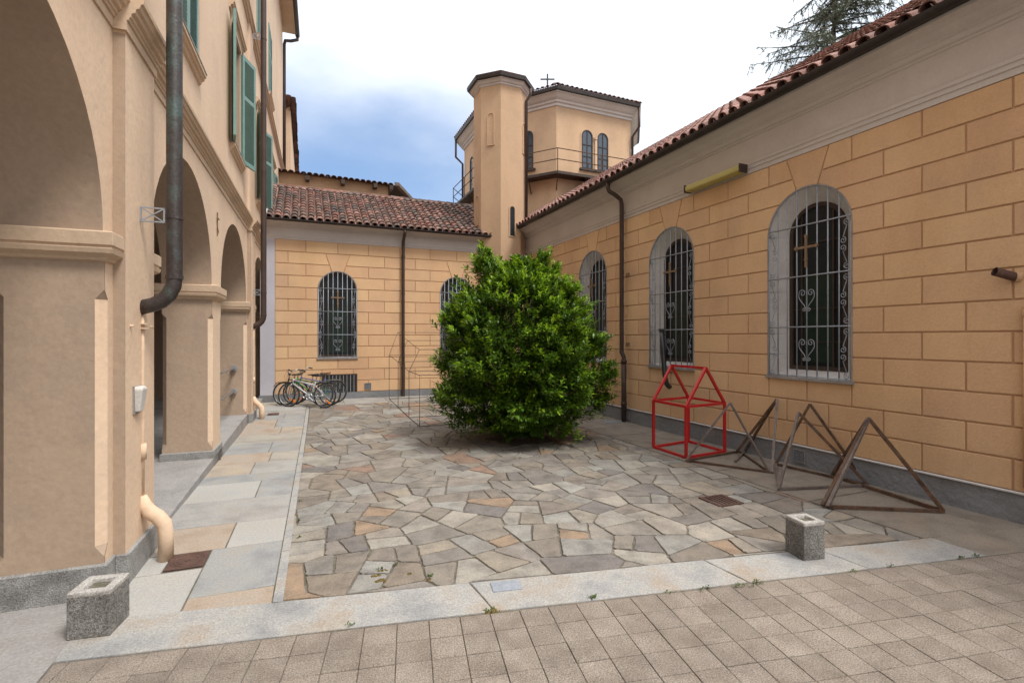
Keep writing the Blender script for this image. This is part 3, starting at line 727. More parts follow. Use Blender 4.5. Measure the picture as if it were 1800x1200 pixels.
# pegs and clips on the near pilaster
for s_, z_ in ((2.53,1.05),(2.79,1.05),(4.79,1.02)):
    q = MB(); q.tube([(.03,s_,z_),(.056 if s_<3 else .03,s_,z_),], .006, 6); LB(q, 'peg', 'cream_trim')
for a in (1.04,1.06): 
    q = MB(); q.box(.043,.068,2.66,2.70,a,a+.006); LB(q, 'pipe_clip', 'cream_trim')
# lamp on the pilaster
lp = thing('wall_lamp', 'small dusty white lamp box on the near cream pilaster', 'lamp', tuple(Lw(.043,2.60,.735)), -LA)
q = MB(); q.loft([[(.0,-.03,-.05),(.022,-.026,-.05),(.022,.026,-.05),(.0,.03,-.05)],[(.0,-.04,.048),(.034,-.035,.048),(.034,.035,.048),(.0,.04,.048)],[(.0,-.035,.058),(.026,-.027,.058),(.026,.027,.058),(.0,.035,.058)]]); q.build('lamp_cover', 'lamp_white', lp, world=False, bevel=.01)
q = MB(); q.box(-.002,.006,-.043,.043,-.058,.06); q.build('back_plate', 'sill', lp, world=False)
# railings in the arcade
rl = thing('bicycle_rail', 'two silver rails fixed to the third arcade pier', 'rail', tuple(Lw(-.12,5.62,.1)), -LA)
for z in (.56, .30):
    q = MB(); q.tube([(.0,-.78,z),(.0,.78,z)], .013, 10); q.build('rail', 'silver', rl, world=False, smooth=True)
    q = MB(); q.tube([(.0,.755,z),(.0,.782,z)], .030, 12); q.tube([(.0,-.782,z),(.0,-.755,z)], .03, 12); q.build('flange', 'iron', rl, world=False)

# ================================================================== RUSTICATED WINGS
COUR, ZP, ZC = .1742, .165, 2.43
def excl(z, hw, zs, zcr, ztop):
    e = 0
    if z > KTOP: return 0
    if z >= zs-1e-6:
        sp = zcr-hw
        if z <= sp: e = hw
        elif z < zcr: e = math.sqrt(max(0, hw*hw-(z-sp)**2))
    if z > zcr-.11:
        kt = min(ztop, KTOP); kw = .084+(.175-.084)*(z-zcr+.02)/(kt-zcr+.02); e = max(e, kw)
    return e
KTOP = 99
def rustic(root, x0, x1, wincs, hw, zs, zcr, jA, jB, centers, ztop, mat='ochre', nrow=13, stops=None):
    """blocks of the wall in the root's frame; outward is -Y"""
    ch = (ztop-ZP)/nrow; gq = .0055; pr = .0075
    n = 0
    for r in range(nrow):
        za, zb = ZP+r*ch, ZP+(r+1)*ch
        offs = jA if r % 2 == 0 else jB
        J = sorted(set([x0, x1]+[c+o for c in centers for o in offs if x0+.06 < c+o < x1-.06]))
        for c in wincs:      # no slivers beside an arch or keystone
            em = max(excl(za+.01, hw, zs, zcr, ztop), excl(zb-.01, hw, zs, zcr, ztop))
            if em > 0 and zb > zcr-hw+.05: J = [j for j in J if not (.0 < abs(j-c) < em+.13)]
        J2 = [J[0]]
        for j in J[1:]:
            if j-J2[-1] > .03: J2.append(j)
        for a, b in zip(J2[:-1], J2[1:]):
            segs = [('r', a, b, None, None)]
            for c in wincs:
                nz = 9; zsn = [za+gq+(zb-za-2*gq)*k/(nz-1) for k in range(nz)]
                em = max(excl(z, hw, zs, zcr, ztop) for z in zsn)
                if em <= 0 : continue
                new = []
                for (t, p, q, lc, rc) in segs:
                    if q <= c-em or p >= c+em: new.append((t, p, q, lc, rc)); continue
                    if p < c-.02 and (c-excl(zsn[0], hw, zs, zcr, ztop) > p+.02 or c-excl(zsn[-1], hw, zs, zcr, ztop) > p+.02): new.append(('x', p, q, lc, c))
                    if q > c+.02 and (c+excl(zsn[0], hw, zs, zcr, ztop) < q-.02 or c+excl(zsn[-1], hw, zs, zcr, ztop) < q-.02): new.append(('x', p, q, c, rc))
                segs = new
            for (t, p, q, lc, rc) in segs:
                if t == 'r':
                    poly = [(p+gq,za+gq),(q-gq,za+gq),(q-gq,zb-gq),(p+gq,zb-gq)]
                else:
                    nz = 9; zsn = [za+gq+(zb-za-2*gq)*k/(nz-1) for k in range(nz)]
                    lb_ = []; rb_ = []
                    for z in zsn:
                        L_ = p+gq; R_ = q-gq
                        if lc is not None: L_ = max(L_, lc+excl(z, hw, zs, zcr, ztop)+gq)
                        if rc is not None: R_ = min(R_, rc-excl(z, hw, zs, zcr, ztop)-gq)
                        if R_-L_ < .004: continue
                        lb_.append((L_, z)); rb_.append((R_, z))
                    if len(lb_) < 2: continue
                    poly = rb_+lb_[::-1]
                    if lc is None: poly = rb_+[lb_[-1], lb_[0]]
                    if rc is None: poly = [rb_[0], rb_[-1]]+lb_[::-1]
                if area(poly) < .0015: continue
                cx = sum(k[0] for k in poly)/len(poly); cz = (za+zb)/2
                MB().prism_y(poly, -pr, .001, .0022, .0022).build('wall_block', mat, root, world=False, origin=(cx, 0, cz)); n += 1
    for c in wincs:   # keystones
        zz = [(c+d*math.sqrt(1)*0, 0) for d in (0,)]
        bot = [(c+.082*k/4.0, (zcr-hw)+math.sqrt(max(0, (hw+gq)**2-(.082*k/4.0)**2))) for k in range(-4, 5)]
        kt = min(ztop, KTOP); top = [(c+.175-gq, kt-gq),(c-.175+gq, kt-gq)]
        MB().prism_y(bot+top, -pr*1.1, .001, .002, .002).build('wall_block', mat, root, world=False, origin=(c, 0, ztop-.15))
    return n
def outline(hw, zs, zcr, n=20):
    sp = zcr-hw
    return [(-hw, zs)]+[(-hw*cos(pi*k/n), sp+hw*sin(pi*k/n)) for k in range(n+1)]+[(hw, zs)]
def wing_wall(root, x0, x1, wincs, hw, zs, zcr, z0, z1):
    m = MB(); ed = [x0]+sorted(wincs)+[x1]; ws = sorted(wincs)
    for i in range(len(ed)-1):
        a, b = ed[i], ed[i+1]; poly = [(a, z0),(b, z0)]
        if i < len(ws):
            o = outline(hw, zs, zcr); h = [(ws[i]+x, z) for x, z in o if x <= 1e-6]; poly += [(b, zs)]+h
        poly += [(b, z1),(a, z1)]
        if i > 0:
            o = outline(hw, zs, zcr); h = [(ws[i-1]+x, z) for x, z in o if x >= -1e-6]; poly += h+[(a, zs)]
        cl = []
        for p in poly:
            if not cl or (abs(p[0]-cl[-1][0])+abs(p[1]-cl[-1][1]) > 1e-6): cl.append(p)
        m.add([(x, 0, z) for x, z in cl], [tuple(range(len(cl)))])
    return m.build('wall', 'ochre_joint', root, world=False, recalc=False)
def spiral(cx, cz, r0, turns, start, sgn, n=16):
    out = []
    for k in range(n+1):
        t = k/n; r = r0*(1-.8*t); a = start+sgn*turns*2*pi*t; out.append((cx+r*cos(a), 0, cz+r*sin(a)))
    return out
def grille_mesh(hw, zs, zcr):
    m = MB(); y = -.006; rb = .0054
    sp = zcr-hw; nb = 9
    H = [zs+(1.873-.69)*(zcr-zs)/1.475*k for k in (0, .335, .667, 1.0)]
    xs = [-hw*.985+2*hw*.985*k/(nb-1) for k in range(nb)]
    for i, x in enumerate(xs):
        top = sp+math.sqrt(max(0, hw*hw-x*x))
        if i in (0, nb-1): top = sp
        m.tube([(x, y, zs+.005),(x, y, top)], rb, 5)
    for z in H: m.tube([(-hw, y-.005, z+.012 if z == H[0] else z),(hw, y-.005, z+.012 if z == H[0] else z)], rb, 5)
    o = outline(hw*.985, zs, zcr); m.tube([(x, y, z) for x, z in o if z > sp-.01], rb, 5)
    # hooks back into the reveal
    for z in (H[1]-.05, H[2]-.1, H[3]-.04, zs+.18):
        m.tube([(-hw, .0, z),(-hw*.72, .11, z)], .004, 4); m.tube([(hw, .0, z),(hw*.72, .11, z)], .004, 4)
    # scrolls down both sides: a slanting bar that curls at either end
    bay = xs[1]-xs[0]; r0 = bay*.30
    for side in (-1, 1):
        for k in range(3):
            za, zb = H[k]+.01, H[k+1]-.01; hh = (zb-za)/2
            for j in range(2):
                b0, t0 = za+j*hh+r0*1.1, za+(j+1)*hh-r0*1.1
                flip = side*(1 if j == 0 else -1)
                xi = xs[0]+bay/2 if side < 0 else xs[-1]-bay/2
                c1 = xi-flip*bay*.17; c2 = xi+flip*bay*.17
                s1 = spiral(c1, t0, r0, 1.35, -pi/2 if flip > 0 else -pi/2, 1 if flip > 0 else -1, 14)
                s2 = spiral(c2, b0, r0, 1.35, pi/2, 1 if flip > 0 else -1, 14)
                pts = s1[::-1]+s2
                m.tube([(p[0], y, p[2]) for p in pts], .0036, 4)
    for zc, hh in ((H[1]+(H[2]-H[1])*.52, .085), (H[0]+(H[1]-H[0])*.55, .085)):
        for sd in (-1, 1):
            rr = .029
            a = spiral(sd*.034, zc+hh-rr, rr, 1.3, 0 if sd > 0 else pi, 1 if sd > 0 else -1, 14)
            b = spiral(sd*.020, zc-hh+.016, .016, 1.2, pi if sd > 0 else 0, 1 if sd > 0 else -1, 10)
            pts = a[::-1]+[(sd*.064, 0, zc+hh*.30),(sd*.050, 0, zc+hh*.0),(sd*.018, 0, zc-hh*.45)]+b
            m.tube([(p[0], y-.004, p[2]) for p in pts], .0036, 4)
    return m
def cross_mesh(zc, s=1.0):
    m = MB(); y = -.016; w_ = .009*s
    m.box(-w_, w_, y-.004, y+.004, zc-.135*s, zc+.105*s); m.box(-.085*s, .085*s, y-.005, y+.003, zc+.02*s-w_, zc+.02*s+w_)
    for px, pz in ((0,.105*s),(-.085*s,.02*s),(.085*s,.02*s),(0,-.075*s)):
        q = .017*s; m.loft([[(px-q,yy,zc+pz),(px,yy,zc+pz-q),(px+q,yy,zc+pz),(px,yy,zc+pz+q)] for yy in (y-.006, y+.004)])
    return m
def wing_window_meshes(hw, zs, zcr, ihw, izs, izcr, dep):
    o1 = outline(hw, zs, zcr); o2 = outline(ihw, izs, izcr)
    rv = MB(); a = [(x, .0, z) for x, z in o1]; b = [(x, dep, z) for x, z in o2]
    rv.loft([a, b], closed=True, caps=(False, False))
    lip = MB(); o3 = outline(hw+.009, zs-.004, zcr+.009); o0 = outline(hw-.002, zs, zcr-.002)
    n = len(o1)
    lip.loft([[(x, .002, z) for x, z in o3],[(x, -.0125, z) for x, z in o3],[(x, -.0125, z) for x, z in o0],[(x, .004, z) for x, z in o0]], closed=False, caps=(False, False))
    lip.box(-hw-.02, hw+.02, -.026, -.002, zs-.018, zs+.004)
    pane = MB(); pane.prism_y([(x, z) for x, z in o2], dep+.004, dep+.01)
    fr = MB(); o4 = outline(ihw-.03, izs+.03, izcr-.03); yy = dep-.004
    fr.loft([[(x, yy+.006, z) for x, z in o2],[(x, yy-.008, z) for x, z in o2],[(x, yy-.008, z) for x, z in o4],[(x, yy+.006, z) for x, z in o4]], closed=True, caps=(False, False))
    for z in (izs+.22, izs+.48, izs+.75, izs+1.0): fr.box(-ihw+.02, ihw-.02, yy-.004, yy+.004, z-.004, z+.004)
    for x in (-ihw*.55, ihw*.55): fr.box(x-.006, x+.006, yy-.005, yy+.005, izs+.02, izcr-ihw*.35)
    cs = MB(); cs.box(-ihw*.5, ihw*.5, dep-.001, dep+.003, izs+.06, izs+.75)
    return rv, lip, pane, fr, cs
def make_windows(root, cs, hw, zs, zcr, ihw, izs, izcr, dep, cross_z):
    rv, lip, pane, fr, cas = wing_window_meshes(hw, zs, zcr, ihw, izs, izcr, dep)
    mpane = pane.build('window', 'glass', link=False); mrv = rv.build('window_reveal', 'reveal', link=False, recalc=False)
    mlip = lip.build('window_lip', 'sill', link=False); mfr = fr.build('window_frame', 'frame_brown', link=False)
    mcas = cas.build('casement_pane', 'green_glass', link=False)
    mg = grille_mesh(hw, zs, zcr).build('window_grille', 'iron', link=False, smooth=True); mc = cross_mesh(cross_z).build('brass_cross', 'brass', link=False)
    for c in cs:
        wd = inst('window', mpane, root, (c,0,0))
        for nm, me in (('window_reveal',mrv),('window_lip',mlip),('window_frame',mfr),('casement_pane',mcas),('window_grille',mg),('brass_cross',mc)):
            inst(nm, me, wd, (0,0,0))
def cornice(root, x0, x1, z0, k, name='cornice'):
    prof = [(0,0),(.010,0),(.010,.038),(.018,.04),(.018,.066),(.026,.072),(.026,.096),(.008,.105),(.008,.300),(.020,.306),(.020,.318),(.034,.324),(.05,.345),(.066,.352),(.066,.36),(.088,.372),(.12,.392),(.16,.405),(.185,.41),(.185,.435),(.0,.436)]
    rings = [[(x, -a, z0+b*k) for a, b in prof] for x in (x0, x1)]
    MB().loft(rings).build(name, 'grey_cornice', root, world=False)
def half_gutter(root, x0, x1, y, z, r=.036):
    m = MB(); ring = []
    for x in (x0, x1):
        a = [(x, y+r*cos(pi+pi*k/8), z+r*sin(pi+pi*k/8)) for k in range(9)]; b = [(x, y+(r-.005)*cos(2*pi-pi*k/8), z+(r-.005)*sin(2*pi-pi*k/8)) for k in range(9)]
        ring.append(a+b)
    m.loft(ring); return m.build('gutter', 'gutter', root, world=False)
def cover_tile(ln=.205, r0=.048, r1=.038):
    """half-round tile, wide end down (-y), lying along +y"""
    m = MB(); n = 6; t = .008
    rings = []
    for y_, r in ((0, r0), (ln, r1)):
        rings.append(([(r*cos(pi*k/n), y_, r*.85*sin(pi*k/n)) for k in range(n+1)], [((r-t)*cos(pi*k/n), y_, (r-t)*.85*sin(pi*k/n)) for k in range(n+1)]))
    (o0, i0), (o1, i1) = rings
    m.loft([o0, o1], closed=False, caps=(False, False)); m.loft([i0, i1], closed=False, caps=(False, False)); m.loft([o0, i0], closed=False, caps=(False, False))
    return m
def tiled_roof(root, x0, x1, y_e, z_e, run_, pitch, mat, colp=.11, rowp=.145, part_n=290, xvis=None, skip=None):
    """roof plane rising towards +y in the root's frame; whole column/row of barrel tiles"""
    roof = MB(); tp = math.tan(pitch)
    roof.add([(x0,y_e+.03,z_e-.02),(x1,y_e+.03,z_e-.02),(x1,y_e+run_,z_e-.02+tp*(run_-.03)),(x0,y_e+run_,z_e-.02+tp*(run_-.03))], [(0,1,2,3)])
    ro = roof.build('roof', 'pan_tile', root, world=False, recalc=False)
    ct = cover_tile(); ms = [ct.build('roof_tile', mat, link=False, smooth=False)]
    items = []; nx = int((x1-x0)/colp); L_ = run_/cos(pitch); nr = int(L_/rowp)
    rr = random.Random(3)
    for i in range(nx+1):
        x = x0+colp*.4+i*colp
        if x > x1: break
        for j in range(nr+1):
            d = j*rowp-.02+rr.uniform(-.008,.008)
            if d+.16 > L_: continue
            p = Vector((x+rr.uniform(-.004,.004), y_e+d*cos(pitch), z_e+.012+d*sin(pitch)))
            wp = WM[root.name] @ p; pr = proj(wp)
            key = pr[2] if pr and -30 < pr[0] < 1830 and pr[1] > -30 else 50+(pr[2] if pr else 50)
            items.append((key+j*.25, p, (pitch-R(4.5)+rr.uniform(-.02,.02), 0, rr.uniform(-.035,.035)), j))
    items.sort(key=lambda t: t[0])
    rest = MB()
    for k, (key, p, rot, j) in enumerate(items):
        if k < part_n: inst('roof_tile', ms[0], ro, p, rot)
        else:
            Mx = Matrix.Translation(p) @ Euler(rot).to_matrix().to_4x4()
            rest.add([Mx @ Vector(q) for q in ct.v], ct.f)
    # pan tiles: upturned channels between the covers
    pan = MB(); n = 4
    for i in range(nx+1):
        x = x0+colp*.4+(i+.5)*colp
        if x > x1: break
        for j in range(nr):
            d0, d1 = j*rowp-.03, (j+1)*rowp
            rg = []
            for d, r in ((d0,.040),(d1,.044)):
                lift = .012 if d == d0 else 0.0
                rg.append([(x+r*cos(pi+pi*k/n), y_e+d*cos(pitch), z_e+d*sin(pitch)+.028+lift*.4+r*.8*sin(pi+pi*k/n)) for k in range(n+1)])
            pan.loft(rg, closed=False, caps=(False, False))
    stuff(rest.build('roof_tiles', mat, ro, world=False, recalc=False)); stuff(pan.build('pan_tiles', mat, ro, world=False, recalc=False))
    return ro
def vent_grille(root, x, z, w_, h_, y=-.02, fmat='sill'):
    m = MB()
    m.box(x-w_/2-.008, x+w_/2+.008, y-.008, y, z-h_/2-.008, z-h_/2); m.box(x-w_/2-.008, x+w_/2+.008, y-.008, y, z+h_/2, z+h_/2+.008)
    m.box(x-w_/2-.008, x-w_/2, y-.008, y, z-h_/2, z+h_/2); m.box(x+w_/2, x+w_/2+.008, y-.008, y, z-h_/2, z+h_/2)
    o = m.build('vent', fmat, root, world=False)
    b = MB(); b.box(x-w_/2, x+w_/2, y-.001, y+.001, z-h_/2, z+h_/2); b.build('vent_opening', 'dark', o, world=False)
    g_ = MB(); k = -w_/2
    n = 8
    for i in range(n+1):
        xx = x-w_/2+w_*i/n; g_.box(xx-.0015, xx+.0015, y-.005, y-.002, z-h_/2, z+h_/2)
        zz = z-h_/2+h_*i/n; g_.box(x-w_/2, x+w_/2, y-.0055, y-.0025, zz-.0015, zz+.0015)
    g_.build('vent_mesh', 'iron', o, world=False)
    return o

# ---- right wing (chapel nave)
rwg = thing('chapel_wing', 'long ochre block-rendered chapel wing with three grilled arched windows on the right', 'building', (XR,0,0), -pi/2)
RX0, RX1 = -YB, 1.5
RC = [-2.67, -4.22, -5.77]
wing_wall(rwg, RX0, RX1, RC, .34, .69, 2.165, -.03, 2.9)
rustic(rwg, RX0, RX1, RC, .34, .69, 2.165, [0,-.34,.34,.775], [-.172,.172,-.55,.55], [.43,-1.12,-2.67,-4.22,-5.77,-7.32], ZC)
make_windows(rwg, RC, .34, .69, 2.165, .235, .75, 2.055, .115, 1.68)
cornice(rwg, RX0, RX1, ZC, 1.0)
MB().box(RX0, RX1, -.022, .0, -.03, .158).build('plinth', 'plinth', rwg, world=False)
q = MB(); q.tube([(RX0, -.026, .164),(RX1, -.026, .164)], .0075, 6); q.build('plinth_lip', 'reveal', rwg, world=False)
half_gutter(rwg, RX0-.05, RX1, -.225, 2.895, .042)
tiled_roof(rwg, -10.4, RX1, -.235, 2.905, 2.66, R(32), 'roof_tile_red', colp=.118)
q = MB(); q.add([(-10.4,2.42,4.56),(RX1,2.42,4.56),(RX1,5.0,2.9),(-10.4,5.0,2.9)], [(0,1,2,3)]); q.add([(RX1,0,0),(RX1,4.9,0),(RX1,4.9,2.9),(RX1,2.42,4.5),(RX1,0,2.9)], [(0,1,2,3,4)])
q.add([(-10.4,4.9,0),(RX1,4.9,0),(RX1,4.9,2.95),(-10.4,4.9,2.95)], [(0,1,2,3)]); q.build('far_slope', 'pan_tile', rwg, world=False, recalc=False)
q = MB(); q.tube([(-10.4,2.42,4.54),(RX1,2.42,4.54)], .05, 8); q.build('ridge', 'roof_tile_red', rwg, world=False)
vent_grille(rwg, -2.72, .082, .085, .085, -.023); vent_grille(rwg, -4.95, .075, .055, .075, -.023)
# downpipe between first and second window
yd = -5.02
q = MB(); q.tube([(yd-.05,-.225,2.86),(yd-.05,-.225,2.80),(yd-.045,-.21,2.76),(yd-.02,-.13,2.71),(yd,-.075,2.66),(yd,-.062,2.60),(yd,-.062,.86),(yd,-.064,.83),(yd+.05,-.066,.77),(yd+.05,-.066,.0)], .026, 10)
dpp = q.build('downpipe', 'brown_pipe', rwg, world=False, smooth=True)
q = MB(); q.tube([(yd+.05,-.066,.74),(yd+.05,-.066,.70)], .037, 10); q.tube([(yd+.05,-.066,.70),(yd+.05,-.066,.02)], .031, 10); q.tube([(yd+.05,-.066,.24),(yd+.05,-.066,.20)], .038, 10); q.build('cast_iron_foot', 'brown_pipe', dpp, world=False, smooth=True)
for z in (1.72, .90):
    q = MB()
    X = yd+.075
    for a, b in (((0,0),(.06,0)),((0,.045),(.06,.045)),((0,0),(0,.045)),((.06,0),(.06,.045)),((0,0),(.06,.045)),((0,.045),(.06,0))):
        q.bar((X+a[0],-.05,z+a[1]),(X+b[0],-.05,z+b[1]),.005)
    q.build('pipe_bracket', 'rust', dpp, world=False)
# cut-off pipe stub and painted pipe at the near end
st = thing('pipe_stub', 'open-ended rusty pipe stub sticking out high on the ochre wall at right', 'pipe', (XR-.01,1.445,1.33), 0)
q = MB(); q.tube([(0,0,0),(-.085,.055,.034)], .024, 12, caps=False); q.tube([(0,0,0),(-.085,.055,.034)], .020, 12, caps=False); q.build('stub', 'cast', st, world=False, smooth=True, recalc=False)
q = MB(); q.tube([(.012,-.012,-.002),(-.004,.004,.001)], .027, 12); q.build('collar', 'ochre_joint', st, world=False)
pp = thing('painted_pipe', 'ochre painted conduit running down the wall at the right edge', 'pipe', (XR-.03,1.385,.2), 0)
q = MB(); q.tube([(0,0,0),(0,0,.93)], .022, 10); q.build('conduit', 'ochre', pp, world=False, smooth=True)
q = MB(); q.tube([(0,0,.92),(0,0,.965)], [.028,.026], 10); q.box(-.01,.03,-.015,.015,.3,.33); q.build('conduit_head', 'ochre', pp, world=False)

# ---- back wing
bwg = thing('back_wing', 'low ochre wing with weathered tiled roof closing the far side of the court', 'building', (0,YB,0), 0)
BX0, BX1 = -.407, XR+.02
BC = [.468, 2.36]
zc2 = 2.462; KTOP = zc2-(zc2-ZP)/13
wing_wall(bwg, -.60, BX1, BC, .28, .71, 2.02, -.03, 2.85)
rustic(bwg, BX0, BX1, BC, .28, ZP+COUR*0+3*((zc2-ZP)/13), 2.02, [0,-.455,.455,.945], [-.23,.23,-.70,.70], [-1.422,.468,2.36,4.25], zc2)
make_windows(bwg, BC, .28, ZP+3*((zc2-ZP)/13), 2.02, .268, .715, 2.008, .05, 1.60)
cornice(bwg, -.60, BX1, zc2, .58)
MB().box(-.60, -.407, -.012, .0, .0, zc2-.001).build('corner_strip', 'lilac', bwg, world=False)
MB().box(-.615, BX1, -.02, .0, -.03, .163).build('plinth', 'plinth', bwg, world=False)
half_gutter(bwg, -.62, BX1-.6, -.20, 2.725, .034)
tiled_roof(bwg, -.52, 3.3, -.205, 2.73, 1.60, R(29.5), 'roof_tile', colp=.113)
q = MB(); q.add([(-.6,1.36,3.61),(3.4,1.36,3.61),(3.4,2.9,2.8),(-.6,2.9,2.8)], [(0,1,2,3)]); q.build('far_slope', 'pan_tile', bwg, world=False, recalc=False)
q = MB(); x = -.5
while x < 3.3: q.tube([(x,1.385,3.62),(x+.21,1.385,3.615)], [.05,.043], 8); x += .18
q.build('ridge', 'roof_tile', bwg, world=False)
q = MB(); q.loft([[(-.60,-.22,2.72),(-.50,-.22,2.72),(-.50,-.22,2.79),(-.60,-.22,2.79)],[(-.60,1.36,3.60),(-.50,1.36,3.60),(-.50,1.36,3.68),(-.60,1.36,3.68)]]); q.build('roof_flashing', 'reveal', bwg, world=False)
q = MB(); xd = 1.46; q.tube([(xd,-.20,2.70),(xd,-.195,2.66),(xd,-.12,2.60),(xd,-.06,2.55),(xd,-.05,2.48),(xd,-.05,1.0),(xd,-.05,.05)], .024, 10); dd = q.build('downpipe', 'brown_pipe', bwg, world=False, smooth=True)
for z in (.9,1.7,2.3): MB().tube([(xd,-.05,z),(xd,-.05,z+.02)], .03, 10).build('pipe_collar', 'brown_pipe', dd, world=False)
MB().tube([(xd,-.05,.05),(xd,-.05,.6)], .028, 10).build('pipe_foot', 'brown_pipe', dd, world=False)
# basement window with bars, vent
q = MB(); bx0, bx1, bz0, bz1 = .26,.735,.165,.44
for a, b, c, d in ((bx0-.02,bx1+.02,bz1-.012,bz1+.006),(bx0-.02,bx0,bz0,bz1-.012),(bx1,bx1+.02,bz0,bz1-.012)): q.box(a,b,-.016,.0,c,d)
bo = q.build('basement_window', 'frame_brown', bwg, world=False)
MB().box(bx0,bx1,-.0105,-.0085,bz0,bz1-.012).build('opening', 'dark', bo, world=False)
q = MB()
for i in range(9): xx = bx0+.03+i*.052; q.box(xx-.004,xx+.004,-.018,-.012,bz0,bz1-.012)
q.build('bars', 'iron', bo, world=False)
vent_grille(bwg, .915, .245, .085, .085, -.010, 'plinth')

# ---- stair turret in the corner
def dvert(k, r, z=0):
    d, l = DD[k % 8]; rr = l-.26+(r-Rw); return Vector((dc.x+d.x*rr, dc.y+d.y*rr, z))
def face_frame(c, R_, k, n=8, base=0.0):
    if base == 'drum': return dvert(k, R_), dvert(k+1, R_)
    a0 = base+2*pi*k/n; a1 = base+2*pi*(k+1)/n
    p0 = Vector((c[0]+R_*cos(a0), c[1]+R_*sin(a0), 0)); p1 = Vector((c[0]+R_*cos(a1), c[1]+R_*sin(a1), 0))
    return p0, p1
def octring(c, r, z, base):
    if base == 'drum': return [tuple(dvert(k, r, z)) if r > .5 else (c[0]+r*cos(k*pi/4), c[1]+r*sin(k*pi/4), z) for k in range(8)]
    return [(c[0]+r*cos(base+2*pi*k/8), c[1]+r*sin(base+2*pi*k/8), z) for k in range(8)]
tc_ = (3.197, 8.20); cam_dir = math.atan2(-CA, -SA)     # direction towards the camera
tbase = cam_dir+R(1.5)
tu = thing('stair_turret', 'slender octagonal ochre stair turret standing in the inner corner', 'tower', (tc_[0],tc_[1],0), 0)
MB().loft([octring(tc_, .475, z, tbase) for z in (-.03, 5.27)]).build('shaft', 'tower', tu)
tcor = [(.475,5.24),(.492,5.25),(.495,5.275),(.515,5.285),(.535,5.32),(.55,5.325),(.55,5.34)]
MB().loft([octring(tc_, r, z, tbase) for r, z in tcor]).build('cornice', 'grey_cornice', tu)
MB().loft([octring(tc_, r, z, tbase) for r, z in ((.555,5.338),(.592,5.345),(.60,5.40),(.58,5.405))]).build('gutter', 'gutter', tu)
MB().loft([octring(tc_, r, z, tbase) for r, z in ((.585,5.40),(.59,5.42),(.02,5.62))]).build('roof', 'roof_tile', tu)
def on_face(c, R_, base, k, u, z, out=0.0):
    """point on face between vertex k and k+1; u from -1..1 across"""
    p0, p1 = face_frame(c, R_, k, 8, base); m = (p0+p1)/2; d = (p1-p0)/2; nrm = Vector((m.x-c[0], m.y-c[1], 0)).normalized()
    q = m+d*u+nrm*out; return (q.x, q.y, z)
def slit(c, R_, base, k, u, z0, z1, wd, mat, parent, name, rim=True, depth_mat='tower'):
    half = (Vector(on_face(c, R_, base, k, 1, 0))-Vector(on_face(c, R_, base, k, -1, 0))).length/2
    n = 8
    def shp(w2, za, zb): return [(-w2, za)]+[(-w2*cos(pi*i/n), zb-w2+w2*sin(pi*i/n)) for i in range(n+1)]+[(w2, za)]
    def P(x, z, out): return on_face(c, R_, base, k, u+x/half, z, out)
    m = MB()
    a = shp(wd/2, z0, z1); b = shp(wd/2+.018, z0-.012, z1+.018)
    m.loft([[P(x, z, .001) for x, z in b],[P(x, z, .012) for x, z in b],[P(x, z, .012) for x, z in a],[P(x, z, .001) for x, z in a]], closed=True, caps=(False, False))
    o = m.build(name, depth_mat, parent)
    m2 = MB(); m2.add([P(x, z, .0025) for x, z in a], [tuple(range(len(a)))]); m2.build('pane' if mat != 'tower' else 'niche', mat, o)
    return o
# faces are counted anticlockwise from the vertex pointing at the court; face 7 = seen left-front, face 0 = right-front (as seen)
slit(tc_, .475, tbase, 7, .0, 4.25, 4.78, .10, 'tower', tu, 'blind_niche')
slit(tc_, .475, tbase, 0, .15, 2.72, 3.22, .085, 'glass', tu, 'slit_window')
slit(tc_, .475, tbase, 1, -.2, 4.18, 4.70, .10, 'tower', tu, 'blind_niche')
slit(tc_, .475, tbase, 6, .0, 2.95, 3.45, .10, 'tower', tu, 'blind_niche')
q = MB(); a = Vector(on_face(tc_, .475, tbase, 1, .0, 5.3, .12)); b = Vector(on_face(tc_, .475, tbase, 1, .0, 5.1, .04))
q.tube([a, a-Vector((0,0,.1)), b, b-Vector((0,0,2.2))], .026, 8); q.build('downpipe', 'brown_pipe', tu, smooth=True)

# ---- octagonal lantern over the crossing
D = 11.0
# eave vertices from the sighting: front, then its neighbours
def cw(right, depth): return Vector((depth*SA+right*CA, depth*CA-right*SA))

vf = (.0914, 1.0); V1 = (.278, 1.081); V2 = (.326, 1.281); V6 = (-.1446, 1.265); V7 = (-.0737, 1.093)
cenu = ((V2[0]+V6[0])/2, (V2[1]+V6[1])/2)
opp = lambda v: (2*cenu[0]-v[0], 2*cenu[1]-v[1])
DV = [cw(v[0]*D, v[1]*D) for v in (vf, V1, V2, opp(V7), opp(vf), opp(V1), V6, V7)]
dc = cw(cenu[0]*D, cenu[1]*D)
DD = [((p-dc).normalized(), (p-dc).length) for p in DV]
Rw = 2.5; dbase = 'drum'
dcc = (dc.x, dc.y)
dr = thing('octagonal_lantern', 'wide octagonal ochre lantern tower with balcony, rising behind the turret', 'tower', (dc.x,dc.y,0), 0)
MB().loft([octring(dcc, Rw, z, dbase) for z in (2.0, 6.40)]).build('drum', 'tower', dr)
MB().loft([octring(dcc, Rw+r, z, dbase) for r, z in ((.0,6.25),(.03,6.26),(.03,6.31),(.07,6.33),(.07,6.37),(.12,6.40),(.19,6.47),(.22,6.48),(.22,6.51))]).build('cornice', 'grey_cornice', dr)
MB().loft([octring(dcc, Rw+r, z, dbase) for r, z in ((.20,6.50),(.27,6.51),(.28,6.58),(.25,6.585))]).build('gutter', 'gutter', dr)
ro = MB().loft([octring(dcc, Rw+.25, 6.57, dbase), octring(dcc, .05, 7.75, dbase)]).build('roof', 'roof_tile', dr)
